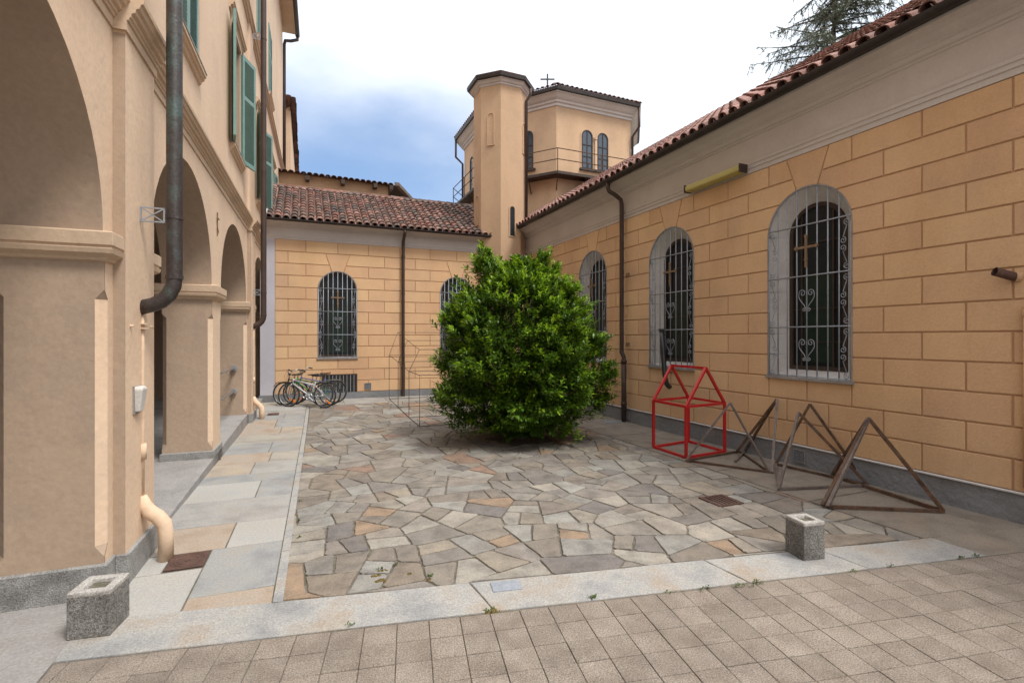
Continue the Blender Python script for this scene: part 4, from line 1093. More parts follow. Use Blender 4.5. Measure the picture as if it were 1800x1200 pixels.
# tile ends along the eaves
ct = cover_tile(.22,.045,.035)
for k in range(8):
    p0, p1 = face_frame(dcc, Rw+.27, k, 8, dbase); 
    m0 = (p0+p1)/2; pr = proj((m0.x, m0.y, 6.5))
    if m0.x*SA+m0.y*CA > dc.x*SA+dc.y*CA: continue
    nrm = Vector((m0.x-dc.x, m0.y-dc.y, 0)).normalized(); ang = math.atan2(-nrm.y, -nrm.x)-pi/2
    L_ = (p1-p0).length; n = int(L_/.12)
    for i in range(n+1):
        p = p0+(p1-p0)*(i/n); inst('roof_tile', bpy.data.meshes['lantern_tile'] if 'lantern_tile' in bpy.data.meshes else (lambda me: (setattr(me, 'name', 'lantern_tile'), me)[1])(ct.build('roof_tile', 'roof_tile', link=False)), ro, Vector((p.x-dc.x, p.y-dc.y, 6.60)), (R(25), 0, ang))
# balcony
zb = 4.62
bal = MB()
ri = [octring(dcc, Rw-.02, z, dbase) for z in (zb, zb+.06)]; rp = [octring(dcc, Rw+.33, z, dbase) for z in (zb, zb+.06)]
bal.loft([ri[0], rp[0], rp[1], ri[1]], closed=True, caps=(False, False)); bo = bal.build('balcony', 'frame_brown', dr)
q = MB()
for k in range(8):
    for t in (0,.33,.66):
        p0, p1 = face_frame(dcc, Rw+.31, k, 8, dbase); p = p0+(p1-p0)*t; i0, i1 = face_frame(dcc, Rw, k, 8, dbase); pi_ = i0+(i1-i0)*t
        q.bar((p.x,p.y,zb),(pi_.x,pi_.y,zb-.28),.02)
q.build('bracket', 'frame_brown', bo)
q = MB()
for k in range(8):
    p0, p1 = face_frame(dcc, Rw+.31, k, 8, dbase)
    for z in (zb+.56, zb+.32): q.tube([(p0.x,p0.y,z),(p1.x,p1.y,z)], .011, 5)
    for t in (0,.5): p = p0+(p1-p0)*t; q.tube([(p.x,p.y,zb),(p.x,p.y,zb+.56)], .011, 5)
q.build('balcony_railing', 'rust', bo)
for k in range(8):
    p0, p1 = face_frame(dcc, Rw, k, 8, dbase); m0 = (p0+p1)/2; halfL = (p1-p0).length/2
    if m0.x*SA+m0.y*CA > dc.x*SA+dc.y*CA+.3: continue
    for sg in (-1, 1):
        u0 = sg*.215/halfL
        wd, z0, z1, n = .30, 4.93, 5.83, 12
        def P(x, z, out, k=k, u0=u0, halfL=halfL): return on_face(dcc, Rw, dbase, k, u0+x/halfL, z, out)
        def shp(w2, za, zb_): return [(-w2, za)]+[(-w2*cos(pi*i/n), zb_-w2+w2*sin(pi*i/n)) for i in range(n+1)]+[(w2, za)]
        a, b, c_ = shp(wd/2, z0, z1), shp(wd/2+.035, z0-.01, z1+.035), shp(wd/2-.025, z0+.025, z1-.025)
        m = MB(); m.loft([[P(x,z,.0) for x,z in b],[P(x,z,.014) for x,z in b],[P(x,z,.014) for x,z in a],[P(x,z,.004) for x,z in a]], closed=True, caps=(False,False))
        wo_ = m.build('window', 'tower', dr)
        m = MB(); m.add([P(x,z,.005) for x,z in a], [tuple(range(len(a)))]); m.build('pane', 'blue_glass', wo_)
        m = MB(); m.loft([[P(x,z,.006) for x,z in a],[P(x,z,.02) for x,z in a],[P(x,z,.02) for x,z in c_],[P(x,z,.006) for x,z in c_]], closed=True, caps=(False,False))
        for z in (z0+.28, z0+.55): m.loft([[P(-wd/2,z-.01,.007),P(-wd/2,z+.01,.007),P(-wd/2,z+.01,.017),P(-wd/2,z-.01,.017)],[P(wd/2,z-.01,.007),P(wd/2,z+.01,.007),P(wd/2,z+.01,.017),P(wd/2,z-.01,.017)]])
        m.loft([[P(-.008,z0,.0075),P(.008,z0,.0075),P(.008,z0,.0165),P(-.008,z0,.0165)],[P(-.008,z1-.03,.0075),P(.008,z1-.03,.0075),P(.008,z1-.03,.0165),P(-.008,z1-.03,.0165)]])
        m.build('window_frame', 'gutter', wo_)
    def P(x, z, out, k=k, halfL=halfL): return on_face(dcc, Rw, dbase, k, x/halfL, z, out)
    m = MB(); m.loft([[P(-.42,z0-.05,o),P(.42,z0-.05,o),P(.42,z0-.005,o),P(-.42,z0-.005,o)] for o in (0,.05)]); m.build('window_sill', 'frame_brown', dr)
    m = MB(); m.tube([P(0,z0-.005,.03),P(0,z0+.05,.03),P(0,z0+.05,.03),P(0,z1-.22,.03),P(0,z1-.20,.03),P(0,z1-.16,.03)], [.04,.04,.028,.026,.045,.05], 10); m.build('column', 'cream', dr)
q = MB(); q.bar((dc.x,dc.y,7.7),(dc.x,dc.y,8.42),.035); cxd = Vector((CA,-SA,0)); q.bar(Vector((dc.x,dc.y,8.27))-cxd*.2, Vector((dc.x,dc.y,8.27))+cxd*.2, .03); q.build('roof_cross', 'black_paint', dr)
for k in (1, 6):
    p0, _ = face_frame(dcc, Rw+.24, k, 8, dbase); p1, _ = face_frame(dcc, Rw+.05, k, 8, dbase)
    if k == 1: pass
    q = MB(); q.tube([(p0.x,p0.y,6.5),(p0.x,p0.y,6.05),(p1.x,p1.y,5.86),(p1.x,p1.y,4.0)], .03, 8); q.build('downpipe', 'brown_pipe', dr, smooth=True)

# ---- taller building behind the back wing
rb = thing('rear_building', 'stained plaster building with ragged tiled eaves showing above the back wing roof', 'building', (.5,11.3,0), 0)
q = MB(); q.add([(-.9,11.3,0),(1.72,11.3,0),(1.72,11.3,4.42),(-.9,11.3,4.42)], [(0,1,2,3)]); q.add([(1.72,11.3,0),(1.72,14,0),(1.72,14,5.0),(1.72,11.3,4.42)], [(0,1,2,3)]); q.build('wall', 'tower', rb, recalc=False)
q = MB(); q.add([(-.9,11.18,4.42),(1.86,11.18,4.38),(1.86,13.2,4.5),(-.9,13.2,4.5)], [(0,1,2,3)]); q.add([(1.86,11.0,4.38),(2.75,12.0,3.93),(1.86,13.2,4.5)], [(0,1,2)]); rro = q.build('roof', 'pan_tile', rb, recalc=False)
ctm = cover_tile(.3,.06,.05).build('roof_tile', 'roof_tile', link=False)
x = -.85
while x < 1.85:
    o_ = WM[rb.name].translation; inst('roof_tile', ctm, rro, Vector((x, 11.12, 4.395-.014*(x+.9)/1.0))-o_, (R(9)+rng.uniform(-.06,.06), 0, rng.uniform(-.08,.08))); x += .118
q = MB(); q.loft([[(1.80,10.98,4.39),(1.90,10.98,4.39),(1.90,10.98,4.32),(1.80,10.98,4.32)],[(2.66,11.9,3.98),(2.76,11.9,3.98),(2.76,11.9,3.90),(2.66,11.9,3.90)]]); q.build('verge_board', 'plank', rb)
for x in (.05,.75,1.42,1.76): MB().box(x-.04,x+.04,11.12,11.3,4.27,4.36).build('rafter_end', 'frame_brown', rb)
# tall party wall at the end of the arcaded building
pw = thing('party_wall', 'narrow cream party wall with a raking row of clay tiles beyond the tall building', 'wall', (-.35,12.55,0), 0)
a, b = dp(496,187,11.7), dp(511,187,11.7); 
q = MB(); q.loft([[(a.x-.4,a.y,0),(b.x,b.y,0),(b.x+.1,b.y+1.6,0),(a.x-.4,a.y+1.6,0)],[(a.x-.4,a.y,a.z),(b.x,b.y,a.z),(b.x+.1,b.y+1.6,a.z-1.6),(a.x-.4,a.y+1.6,a.z-1.6)]]); q.build('wall', 'cream', pw)
p1, p2 = dp(515,190,11.65), dp(521,302,12.9)
n = 15
ctp = cover_tile(.24,.075,.06).build('roof_tile', 'roof_tile', link=False)
for i in range(n):
    p = p1+(p2-p1)*(i/(n-1)); o_ = WM[pw.name].translation
    inst('roof_tile', ctp, pw, p-o_, (R(45), 0, pi+R(rng.uniform(-8,8))))
    inst('roof_tile', ctp, pw, p-o_-Vector((.10,0,-.03)), (R(45), 0, pi+R(rng.uniform(-8,8))))

# ================================================================== SHRUB
rs = random.Random(5)
bx, by = tree_c
sh = thing('evergreen_shrub', 'large round glossy-leaved evergreen shrub growing in the middle of the court', 'shrub', (bx,by,0), 0)
prof = [(.05,.10),(.12,.28),(.20,.48),(.30,.66),(.42,.77),(.68,.78),(.97,.74),(1.2,.70),(1.4,.65),(1.52,.54),(1.62,.42),(1.69,.28),(1.88,.04)]
def rad(z):
    for (z0, r0), (z1, r1) in zip(prof[:-1], prof[1:]):
        if z0 <= z <= z1: return r0+(r1-r0)*(z-z0)/(z1-z0)
    return .03
from mathutils import noise
def envelope(th, z):
    d = Vector((cos(th), sin(th), z*1.1)); r = rad(z)
    bulge = .07*max(0, cos(th+R(YAW)))*math.exp(-((z-.55)/.35)**2)
    return r*(1.0+bulge+.24*noise.noise(d*1.9+Vector((3.1,1.7,.4)))+.34*noise.noise(d*4.2+Vector((7,2,5)))+.22*noise.noise(d*8.5+Vector((1,6,3))))
def leaf_shape(mb, p, d, up, ln, wd):
    d = d.normalized(); s_ = d.cross(up)
    if s_.length < 1e-4: s_ = d.orthogonal()
    s_.normalize(); n_ = s_.cross(d).normalized()
    droop = n_*(-ln*.10)
    base = p; m1 = p+d*ln*.40+n_*ln*.03; m2 = p+d*ln*.74+n_*ln*.01; tip = p+d*ln+droop
    w1, w2 = wd*.36, wd*.5
    f = n_*wd*.14
    vs = [base, m1+s_*w1+f, m1, m1-s_*w1+f, m2+s_*w2+f, m2+droop*.3, m2-s_*w2+f, tip]
    mb.add(vs, [(0,2,1),(0,3,2),(1,2,5,4),(2,3,6,5),(4,5,7),(5,6,7)])
branches = MB(); ctrs = []
# stems and limbs
limbs = []
for i in range(26):
    th = 2*pi*i/26+rs.uniform(-.2,.2); zt = rs.choice([.25,.45,.7,.95,1.1,1.25,1.4]); rr = envelope(th, min(zt,1.5))*rs.uniform(.5,.72)
    pts = []
    for k in range(7):
        t = k/6; r = rr*t**1.3+.05*(1-t)+.02; z = zt*(t**.8)
        pts.append(Vector((bx+cos(th+.3*t)*r+rs.uniform(-.015,.015), by+sin(th+.3*t)*r+rs.uniform(-.015,.015), z-.01)))
    branches.tube(pts, [.020*(1-.8*k/6)+.003 for k in range(7)], 5); limbs.append(pts)
    for j in range(7):
        a = pts[rs.randint(2,6)]; e = a+Vector((rs.uniform(-.2,.2), rs.uniform(-.2,.2), rs.uniform(-.05,.2)))
        branches.tube([a, (a+e)/2+Vector((0,0,.02)), e], [.009,.006,.003], 4)
branches.build('branches', 'bark', sh)
leaves = []
cnt = 0
while cnt < 6600:
    z = rs.uniform(.05,1.88); th = rs.uniform(0, 2*pi); 
    if rs.random() > (rad(z)/.78)**1.0+.10: continue
    rmax = envelope(th, z); f = 1-abs(rs.gauss(0,.30))
    if f < .12: continue
    r = rmax*min(f, 1.0)
    p = Vector((bx+cos(th)*r, by+sin(th)*r, z))
    hole = noise.noise(Vector((cos(th)*rmax, sin(th)*rmax, z))*4.2+Vector((9,4,1)))
    if hole < -.22 and rs.random() < .8: continue
    cnt += 1
    slope = (rad(min(1.86,z+.1))-rad(max(.06,z-.1)))/.2
    ax = Vector((cos(th), sin(th), max(-.45, -slope*.9)+.45)).normalized()
    ax = (ax+Vector((rs.uniform(-.5,.5), rs.uniform(-.5,.5), rs.uniform(-.2,.6)))*.7).normalized()
    outer = f > .86
    yng = outer and rs.random() < (.20+.55*max(0,(z-.3)/1.3))
    leaves.append((p, ax, outer, yng, z))
# a few leaders above the crown
for (dx, dy, zt, rr_, n_) in ((-.38,-.06,1.80,.12,70),(-.36,-.06,1.92,.05,16),(-.26,.1,1.72,.13,60),(.22,-.05,1.78,.13,80),(.24,-.05,1.89,.06,18),(.34,.05,1.75,.10,40),(-.58,0,1.50,.11,55),(.50,-.1,1.55,.11,55),
        (-.10,-.3,1.60,.12,50),(.12,-.35,1.52,.12,50),(.62,-.1,1.33,.10,50),(-.72,-.1,1.22,.10,50),(-.76,-.15,.78,.10,50),(-.80,-.1,.44,.10,50),(.76,-.2,1.0,.11,55),(.86,-.2,.70,.10,55),(.82,-.1,.42,.10,45),(-.6,-.3,.26,.10,35),(.45,-.35,.16,.09,30)):
    dirn = (Vector((CA,-SA,0))*dx+Vector((SA,CA,0))*dy)
    for k in range(n_):
        g_ = Vector((rs.gauss(0,.55), rs.gauss(0,.55), rs.gauss(0,.55)))*rr_
        p = Vector((bx,by,zt))+dirn+g_
        leaves.append((p, (dirn.normalized()*.5+g_.normalized()*.5+Vector((0,0,.7))).normalized(), True, rs.random() < (.6 if zt > 1 else .25), zt))
# shoots hanging over the ground at the skirt
for k in range(60):
    th = rs.uniform(0, 2*pi); r = rs.uniform(.25,.55); leaves.append((Vector((bx+cos(th)*r, by+sin(th)*r, rs.uniform(.06,.2))), Vector((cos(th), sin(th), -.35)).normalized(), True, False, .1))
old, yg = MB(), MB(); single = []
for (p, ax, outer, yng, z) in leaves:
    nl = rs.randint(7, 10); s1 = ax.orthogonal().normalized(); s2 = ax.cross(s1); sl = rs.uniform(.05,.12); ph = rs.uniform(0, 6)
    toc = (Vector((0,0,1))-p).normalized()
    for k in range(nl):
        a = ph+2.4*k; t = k/(nl-1); spread = 1.25-.85*t+rs.uniform(-.15,.15)
        d = (ax+(s1*cos(a)+s2*sin(a))*spread).normalized()
        if d.z < -.3: d.z *= .5
        if z < .6: d.z -= .18
        ln = rs.uniform(.042,.068)*(1.1-.3*t); q = p+ax*sl*(t-.5)
        lup = (Vector((0,0,1))+ax*.3).normalized()
        mb = MB() if (outer and len(single) < 300 and ax.dot(toc) > .35 and rs.random() < .10) else (yg if (yng and t > .3) else old)
        leaf_shape(mb, q, d, lup, ln, ln*.43)
        if mb is not yg and mb is not old: single.append((mb, yng, q))
for mb, yng, q in single:
    mb.build('leaf', 'young_leaf' if yng else 'leaf', sh, smooth=True, recalc=False, origin=tuple(q-Vector((bx,by,0))))
sh.scale = (.95, .95, .945)
stuff(old.build('foliage', 'leaf', sh, recalc=False, smooth=True)); stuff(yg.build('young_foliage', 'young_leaf', sh, recalc=False, smooth=True))
# earth ring under the shrub with litter
q = MB(); n = 40; ring = [(bx+.30*(1+.12*sin(5*t)+.08*cos(9*t))*cos(t), by+.30*(1+.12*sin(5*t)+.08*cos(9*t))*sin(t), .0015) for t in [2*pi*i/n for i in range(n)]]
q.add(ring+[(bx,by,.02)], [(i, (i+1) % n, n) for i in range(n)]); struct(q.build('soil', 'bark'))
q = MB()
for k in range(420):
    t = rs.uniform(0,2*pi); r = abs(rs.gauss(0,.45)); x_, y_ = bx+cos(t)*r, by+sin(t)*r
    leaf_shape(q, Vector((x_,y_,.006+max(0,.02*(1-r/.3)))), Vector((rs.uniform(-1,1), rs.uniform(-1,1), .05)), Vector((0,0,1)), rs.uniform(.015,.04), .014)
tag(q.build('leaf_litter', 'moss', None, recalc=False), 'dry brown leaf litter scattered under the shrub', 'leaf litter', kind='stuff')

# ================================================================== SPRUCE behind the chapel roof
sx, sy = 13.75, 9.45
sp = thing('spruce_tree', 'sparse tall spruce with drooping twigs behind the chapel roof', 'tree', (sx,sy,0), 0)
MB().tube([(sx,sy,0),(sx,sy,7),(sx,sy,13)], [.16,.07,.015], 8).build('trunk', 'bark', sp)
bb = MB(); nd = MB(); re_ = random.Random(9)
def needles(mb, a, b, n, ln):
    for k in range(n):
        t = re_.random(); p = a+(b-a)*t; d = Vector((re_.uniform(-1,1), re_.uniform(-1,1), re_.uniform(-1,.5))).normalized(); s_ = d.orthogonal().normalized()*.012
        mb.add([p-s_, p+s_, p+d*ln], [(0,1,2)])
z = 5.2
while z < 12.7:
    nb = 5
    for k in range(nb):
        th = re_.uniform(0,2*pi); ln = (13.6-z)*.46*re_.uniform(.55,1.15); d = Vector((cos(th), sin(th), 0))
        a = Vector((sx,sy,z)); pts = [a+d*ln*t+Vector((0,0,.12*ln*t-.28*ln*t*t+ .12*ln*t**4)) for t in [i/6 for i in range(7)]]
        bb.tube(pts, [.03*(1-.8*i/6) for i in range(7)], 4)
        for i in range(int(10+ln*8)):
            t = re_.uniform(.12,1); p = a+d*ln*t+Vector((0,0,.12*ln*t-.28*ln*t*t+.12*ln*t**4)); sd = Vector((-d.y, d.x, 0))*re_.choice([-1,1])
            e = p+(sd*re_.uniform(.08,.4)+d*re_.uniform(.0,.25)+Vector((0,0,re_.uniform(-.45,-.05))))*(1.15-.5*t)
            bb.tube([p, e], [.008,.004], 3); needles(nd, p, e, 26, .085)
        needles(nd, pts[3], pts[6], 40, .08)
    z += .22
bb.build('branches', 'bark', sp); stuff(nd.build('needles', 'needle', sp, recalc=False))

# ================================================================== OBJECTS IN THE COURT
def bars(name, label, cat, loc, verts, edges, wd, mat, partname='bar', group=None, mats=None):
    t = thing(name, label, cat, loc, 0, group)
    for k, (a, b) in enumerate(edges):
        q = MB(); q.bar(verts[a], verts[b], wd); q.build(partname, (mats[k] if mats else mat), t)
    return t
# red house frame
A_, B_, C_, D_ = gp(1148.75,785,.012), gp(1206,803.7,.012), gp(1273.7,793,.012), gp(1210,775,.012)
hz = .432; rz_ = .745
def upz(p, z): return Vector((p.x, p.y, z))
Vt = [A_,B_,C_,D_, upz(A_,hz),upz(B_,hz),upz(C_,hz),upz(D_,hz), upz((A_+D_)/2,rz_), upz((B_+C_)/2,rz_)]
bars('house_frame', 'bright red open metal frame shaped like a small gabled house', 'sculpture', tuple((A_+C_)/2*Vector((1,1,0)) if False else ((A_.x+C_.x)/2,(A_.y+C_.y)/2,0)), Vt,
     [(0,1),(1,2),(2,3),(3,0),(4,5),(5,6),(6,7),(7,4),(0,4),(1,5),(2,6),(3,7),(4,8),(7,8),(5,9),(6,9),(8,9)], .0205, 'red', 'tube')
# rusty pyramids
z0 = .012
a, b, c = gp(1206,808.7,z0), gp(1300,792.5,z0), gp(1352,829,z0); ap = dp(1283.75,707.5,3.98)
bars('pyramid_frame', 'thin greyish steel tetrahedron frame beside the red house frame', 'sculpture', (a.x,a.y,0), [a,b,c,ap], [(0,1),(1,2),(0,2),(0,3),(2,3),(1,3)][:5], .0135, 'rust_grey', group='rusty pyramid frames', mats=['rust','rust','rust','rust_grey','rust_grey'])
a, b, c = gp(1294,795,z0), gp(1357,830,z0), gp(1292,811,z0); ap = Vector((3.53, 0, 0)); r_ = ray(1366,701); ap = Vector((0,0,1))+r_*(3.53/r_.x)
b2 = gp(1309,793,z0)
bars('pyramid_frame', 'dark rusty frame leaning on the wall between the thin tetrahedron and the double-peaked frame', 'sculpture', (a.x,a.y,0), [a,b2,b,c,ap], [(0,4),(1,4),(2,4),(3,1)], .0165, 'rust', group='rusty pyramid frames', mats=['rust','rust','rust_grey','rust_grey'])
a, b, c = gp(1364,815,z0), gp(1369,859,z0), gp(1526,852,z0); c2 = gp(1520,845,z0)
r_ = ray(1403.75,725); p1 = Vector((0,0,1))+r_*(3.12/r_.x); r_ = ray(1423.75,710); p2 = Vector((0,0,1))+r_*(3.50/r_.x)
bars('pyramid_frame', 'rusty double-peaked steel frame with flat timber-like base bar', 'sculpture', (b.x,b.y,0), [a,b,c,p1,p2,c2], [(0,1),(1,2),(0,2),(1,3),(3,2),(0,4),(4,5)], .016, 'rust', group='rusty pyramid frames', mats=['rust_grey','rust_grey','rust','rust_grey','rust','rust','rust'])
a, a2, b, c = gp(1446,888,z0), gp(1455,890,z0), gp(1659,898,z0), Vector((3.5,2.42,z0)); ap = dp(1527,735,3.12)
bars('pyramid_frame', 'largest rusty pyramid frame, nearest the camera, with paired front bars', 'sculpture', (a.x,a.y,0), [a,a2,b,c,ap], [(0,4),(1,4),(2,4),(3,4),(1,2),(3,2)], .019, 'rust', group='rusty pyramid frames', mats=['rust','rust_grey','rust','rust','rust','rust'])
# wire frame sculpture left of the shrub
wf = thing('wire_frame', 'tall thin rusty wire frame of stepped open boxes left of the shrub', 'sculpture', (1.55,6.6,0), 0)
ribs = [(5.58,.58,.80),(6.20,.585,.855),(6.98,.67,.965),(7.77,.735,1.087)]
W_ = 1.0
for k, (y_, zs_, zt_) in enumerate(ribs):
    q = MB(); zz = zg(y_)+.006; r = .0038
    x0, x1 = 1.195, 1.195+W_; o = .13
    if k == 0: pts = [(x0,y_,zz),(x0,y_,zs_),(x1,y_,zs_),(x1,y_,zz)]
    else: pts = [(x0,y_,zz),(x0,y_,zs_),(x0+o,y_,zt_),(x1-o,y_,zt_),(x1,y_,zs_),(x1,y_,zz)]
    q.tube(pts, r, 5, rot=.3); q.tube([(x0,y_,zz),(x1,y_,zz)], r, 5); q.tube([(x0,y_,zs_),(x1,y_,zs_)], r, 5); q.build('rib', 'wire', wf)
q = MB()
for x_ in (1.195, 1.195+W_):
    q.tube([(x_,y_,zg(y_)+.006) for y_, _, _ in ribs], .0038, 5); q.tube([(x_,y_,z_) for y_, z_, _ in ribs], .0038, 5)
for x_ in (1.325, 1.065+W_): q.tube([(x_,y_,z_) for y_, _, z_ in ribs[1:]], .0034, 5)
q.build('side_wires', 'wire', wf)

# granite block planters
def planter(label, p, wx, wy, hgt, rz, rimmat):
    t = thing('stone_block', label, 'planter', (p[0],p[1],.002), rz, 'hollow granite blocks')
    q = MB(); def_ = lambda s_, z: [(-wx*s_[0],-wy*s_[1],z),(wx*s_[0],-wy*s_[1],z),(wx*s_[0],wy*s_[1],z),(-wx*s_[0],wy*s_[1],z)]
    o = (.5,.5)
    q.loft([def_((.5,.5),0), def_((.5,.5),hgt*.5), def_((.498,.498),hgt-.014)]); q.build('block_body', 'granite_rough', t, world=False, bevel=.006)
    q = MB(); q.loft([def_((.5,.5),hgt-.016), def_((.5,.5),hgt-.005), def_((.48,.48),hgt), def_((.29,.30),hgt), def_((.27,.28),hgt-.005), def_((.25,.26),hgt-.0155)], caps=(True, True)); q.build('rim', rimmat, t, world=False, bevel=.004)
    q = MB(); q.loft([def_((.24,.25),hgt-.0135), def_((.24,.25),hgt-.0125)]); q.build('soil_fill', 'mortar', t, world=False)
    return t
planter('rough dark granite block with square hollow top beside the near arcade pier', (-.655,2.135), .125, .13, .155, R(-9), 'planter_rim')
planter('squat brown-grey granite block with hollow top on the pale stone band at right', (2.128,1.60), .112, .112, .17, R(-10), 'planter_rim')

# covers and grates
def cover(name, label, cat, cx, cy, wx, wy, rz, mat, rings=True, z=.0045):
    t = thing(name, label, cat, (cx,cy,z), rz)
    q = MB(); q.box(-wx/2,wx/2,-wy/2,wy/2,-.006,.0); q.build('plate', mat, t, world=False, bevel=.003)
    q = MB()
    if rings:
        for r in (.26,.36,.43): q.tube([(wx*r*cos(2*pi*k/28), wy*r*sin(2*pi*k/28), .0) for k in range(28)], .0022, 5, closed=True)
        q.tube([(0,0,-.002),(0,0,.0025)], .012, 10)
        q.build('raised_ring', mat, t, world=False)
    return t
c = Lw(.228,2.63); cover('manhole_cover', 'rusty square cast-iron cover with raised ring next to the near drain elbow', 'manhole cover', c.x, c.y, .15, .17, -LA, 'cast')
c = Lw(.235,6.98); cover('manhole_cover', 'small rusty cover plate in the pavement beyond the third pier', 'manhole cover', c.x, c.y, .13, .16, -LA, 'cast', z=.0045+zg(6.98))
a, b, c, d = gp(860,1020), gp(912,1016), gp(918,1042), gp(868,1046)
m_ = (a+b+c+d)/4; cover('access_plate', 'small square grey metal access plate set into the pale stone band', 'cover', m_.x, m_.y, .118, .075, R(-11), 'iron', False, .0062)
m_ = gp(1090,737); cover('access_plate', 'flat grey drain plate at the foot of the right wall downpipe', 'cover', 3.38, 5.02, .22, .2, 0, 'plinth', False, .0045)
a = gp(1267,880)
dg = thing('drain_grate', 'rusty slotted drain grate set in the crazy paving', 'drain', (a.x,a.y,.006), R(-3)); dg.scale = (.85,.85,1)
q = MB(); q.box(-.105,.105,-.1,.1,-.012,-.006); q.build('sump', 'dark', dg, world=False)
for i in range(6): q = MB(); q.box(-.09+.033*i-.0,-.09+.033*i+.015,-.092,.092,-.006,.001); q.build('grate_bar', 'cast', dg, world=False)
q = MB(); q.box(-.11,.11,-.105,-.09,-.008,.0015); q.box(-.11,.11,.09,.105,-.008,.0015); q.box(-.11,-.092,-.09,.09,-.008,.0012); q.box(.092,.11,-.09,.09,-.008,.0012); q.build('grate_frame', 'cast', dg, world=False)

# yellow lamp under the right cornice, black stove pipe
l0, l1 = 3.20, 3.90
ly = thing('strip_lamp', 'long yellowed plastic strip lamp fixed under the grey cornice', 'lamp', (XR,3.55,2.44), 0)
q = MB(); pr_ = [(-.03,-.002),(-.10,.0),(-.115,.012),(-.115,.05),(-.10,.062),(-.03,.062)]
q.loft([[(x_, y_, z_) for x_, z_ in pr_] for y_ in (-.33,.33)]); q.build('lamp_cover', 'lamp_yellow', ly, world=False, bevel=.008)
q = MB(); q.box(-.12,-.028,-.342,-.331,-.006,.067); q.box(-.12,-.028,.331,.342,-.006,.067); q.box(-.028,.0,-.3,.3,.01,.05); q.build('end_cap', 'frame_brown', ly, world=False)
bp = thing('stove_pipe', 'black bent flue pipe fixed in front of the middle right window', 'pipe', (3.45,4.18,.4), 0)
r0_, r1_, r2_ = [Vector((0,0,1))+ray(u_, v_)*(3.47/ray(u_, v_).x) for u_, v_ in ((1163,580),(1168,655),(1171,672))]
r3_ = Vector((0,0,1))+ray(1177,680)*(3.53/ray(1177,680).x)
q = MB(); q.tube([r0_, r0_+(r1_-r0_)*.5, r1_, r2_, (r2_+r3_)/2-Vector((0,0,.006)), r3_], .026, 12); q.build('flue', 'black_paint', bp, smooth=True)
q = MB(); q.tube([r0_-Vector((0,0,.012)), r0_+Vector((0,0,.012))], .031, 12); q.bar(r1_, r1_+Vector((.1,0,0)), .01); q.bar(r0_-Vector((0,0,.05)), r0_+Vector((.09,0,-.05)), .01); q.build('flue_collar', 'black_paint', bp)

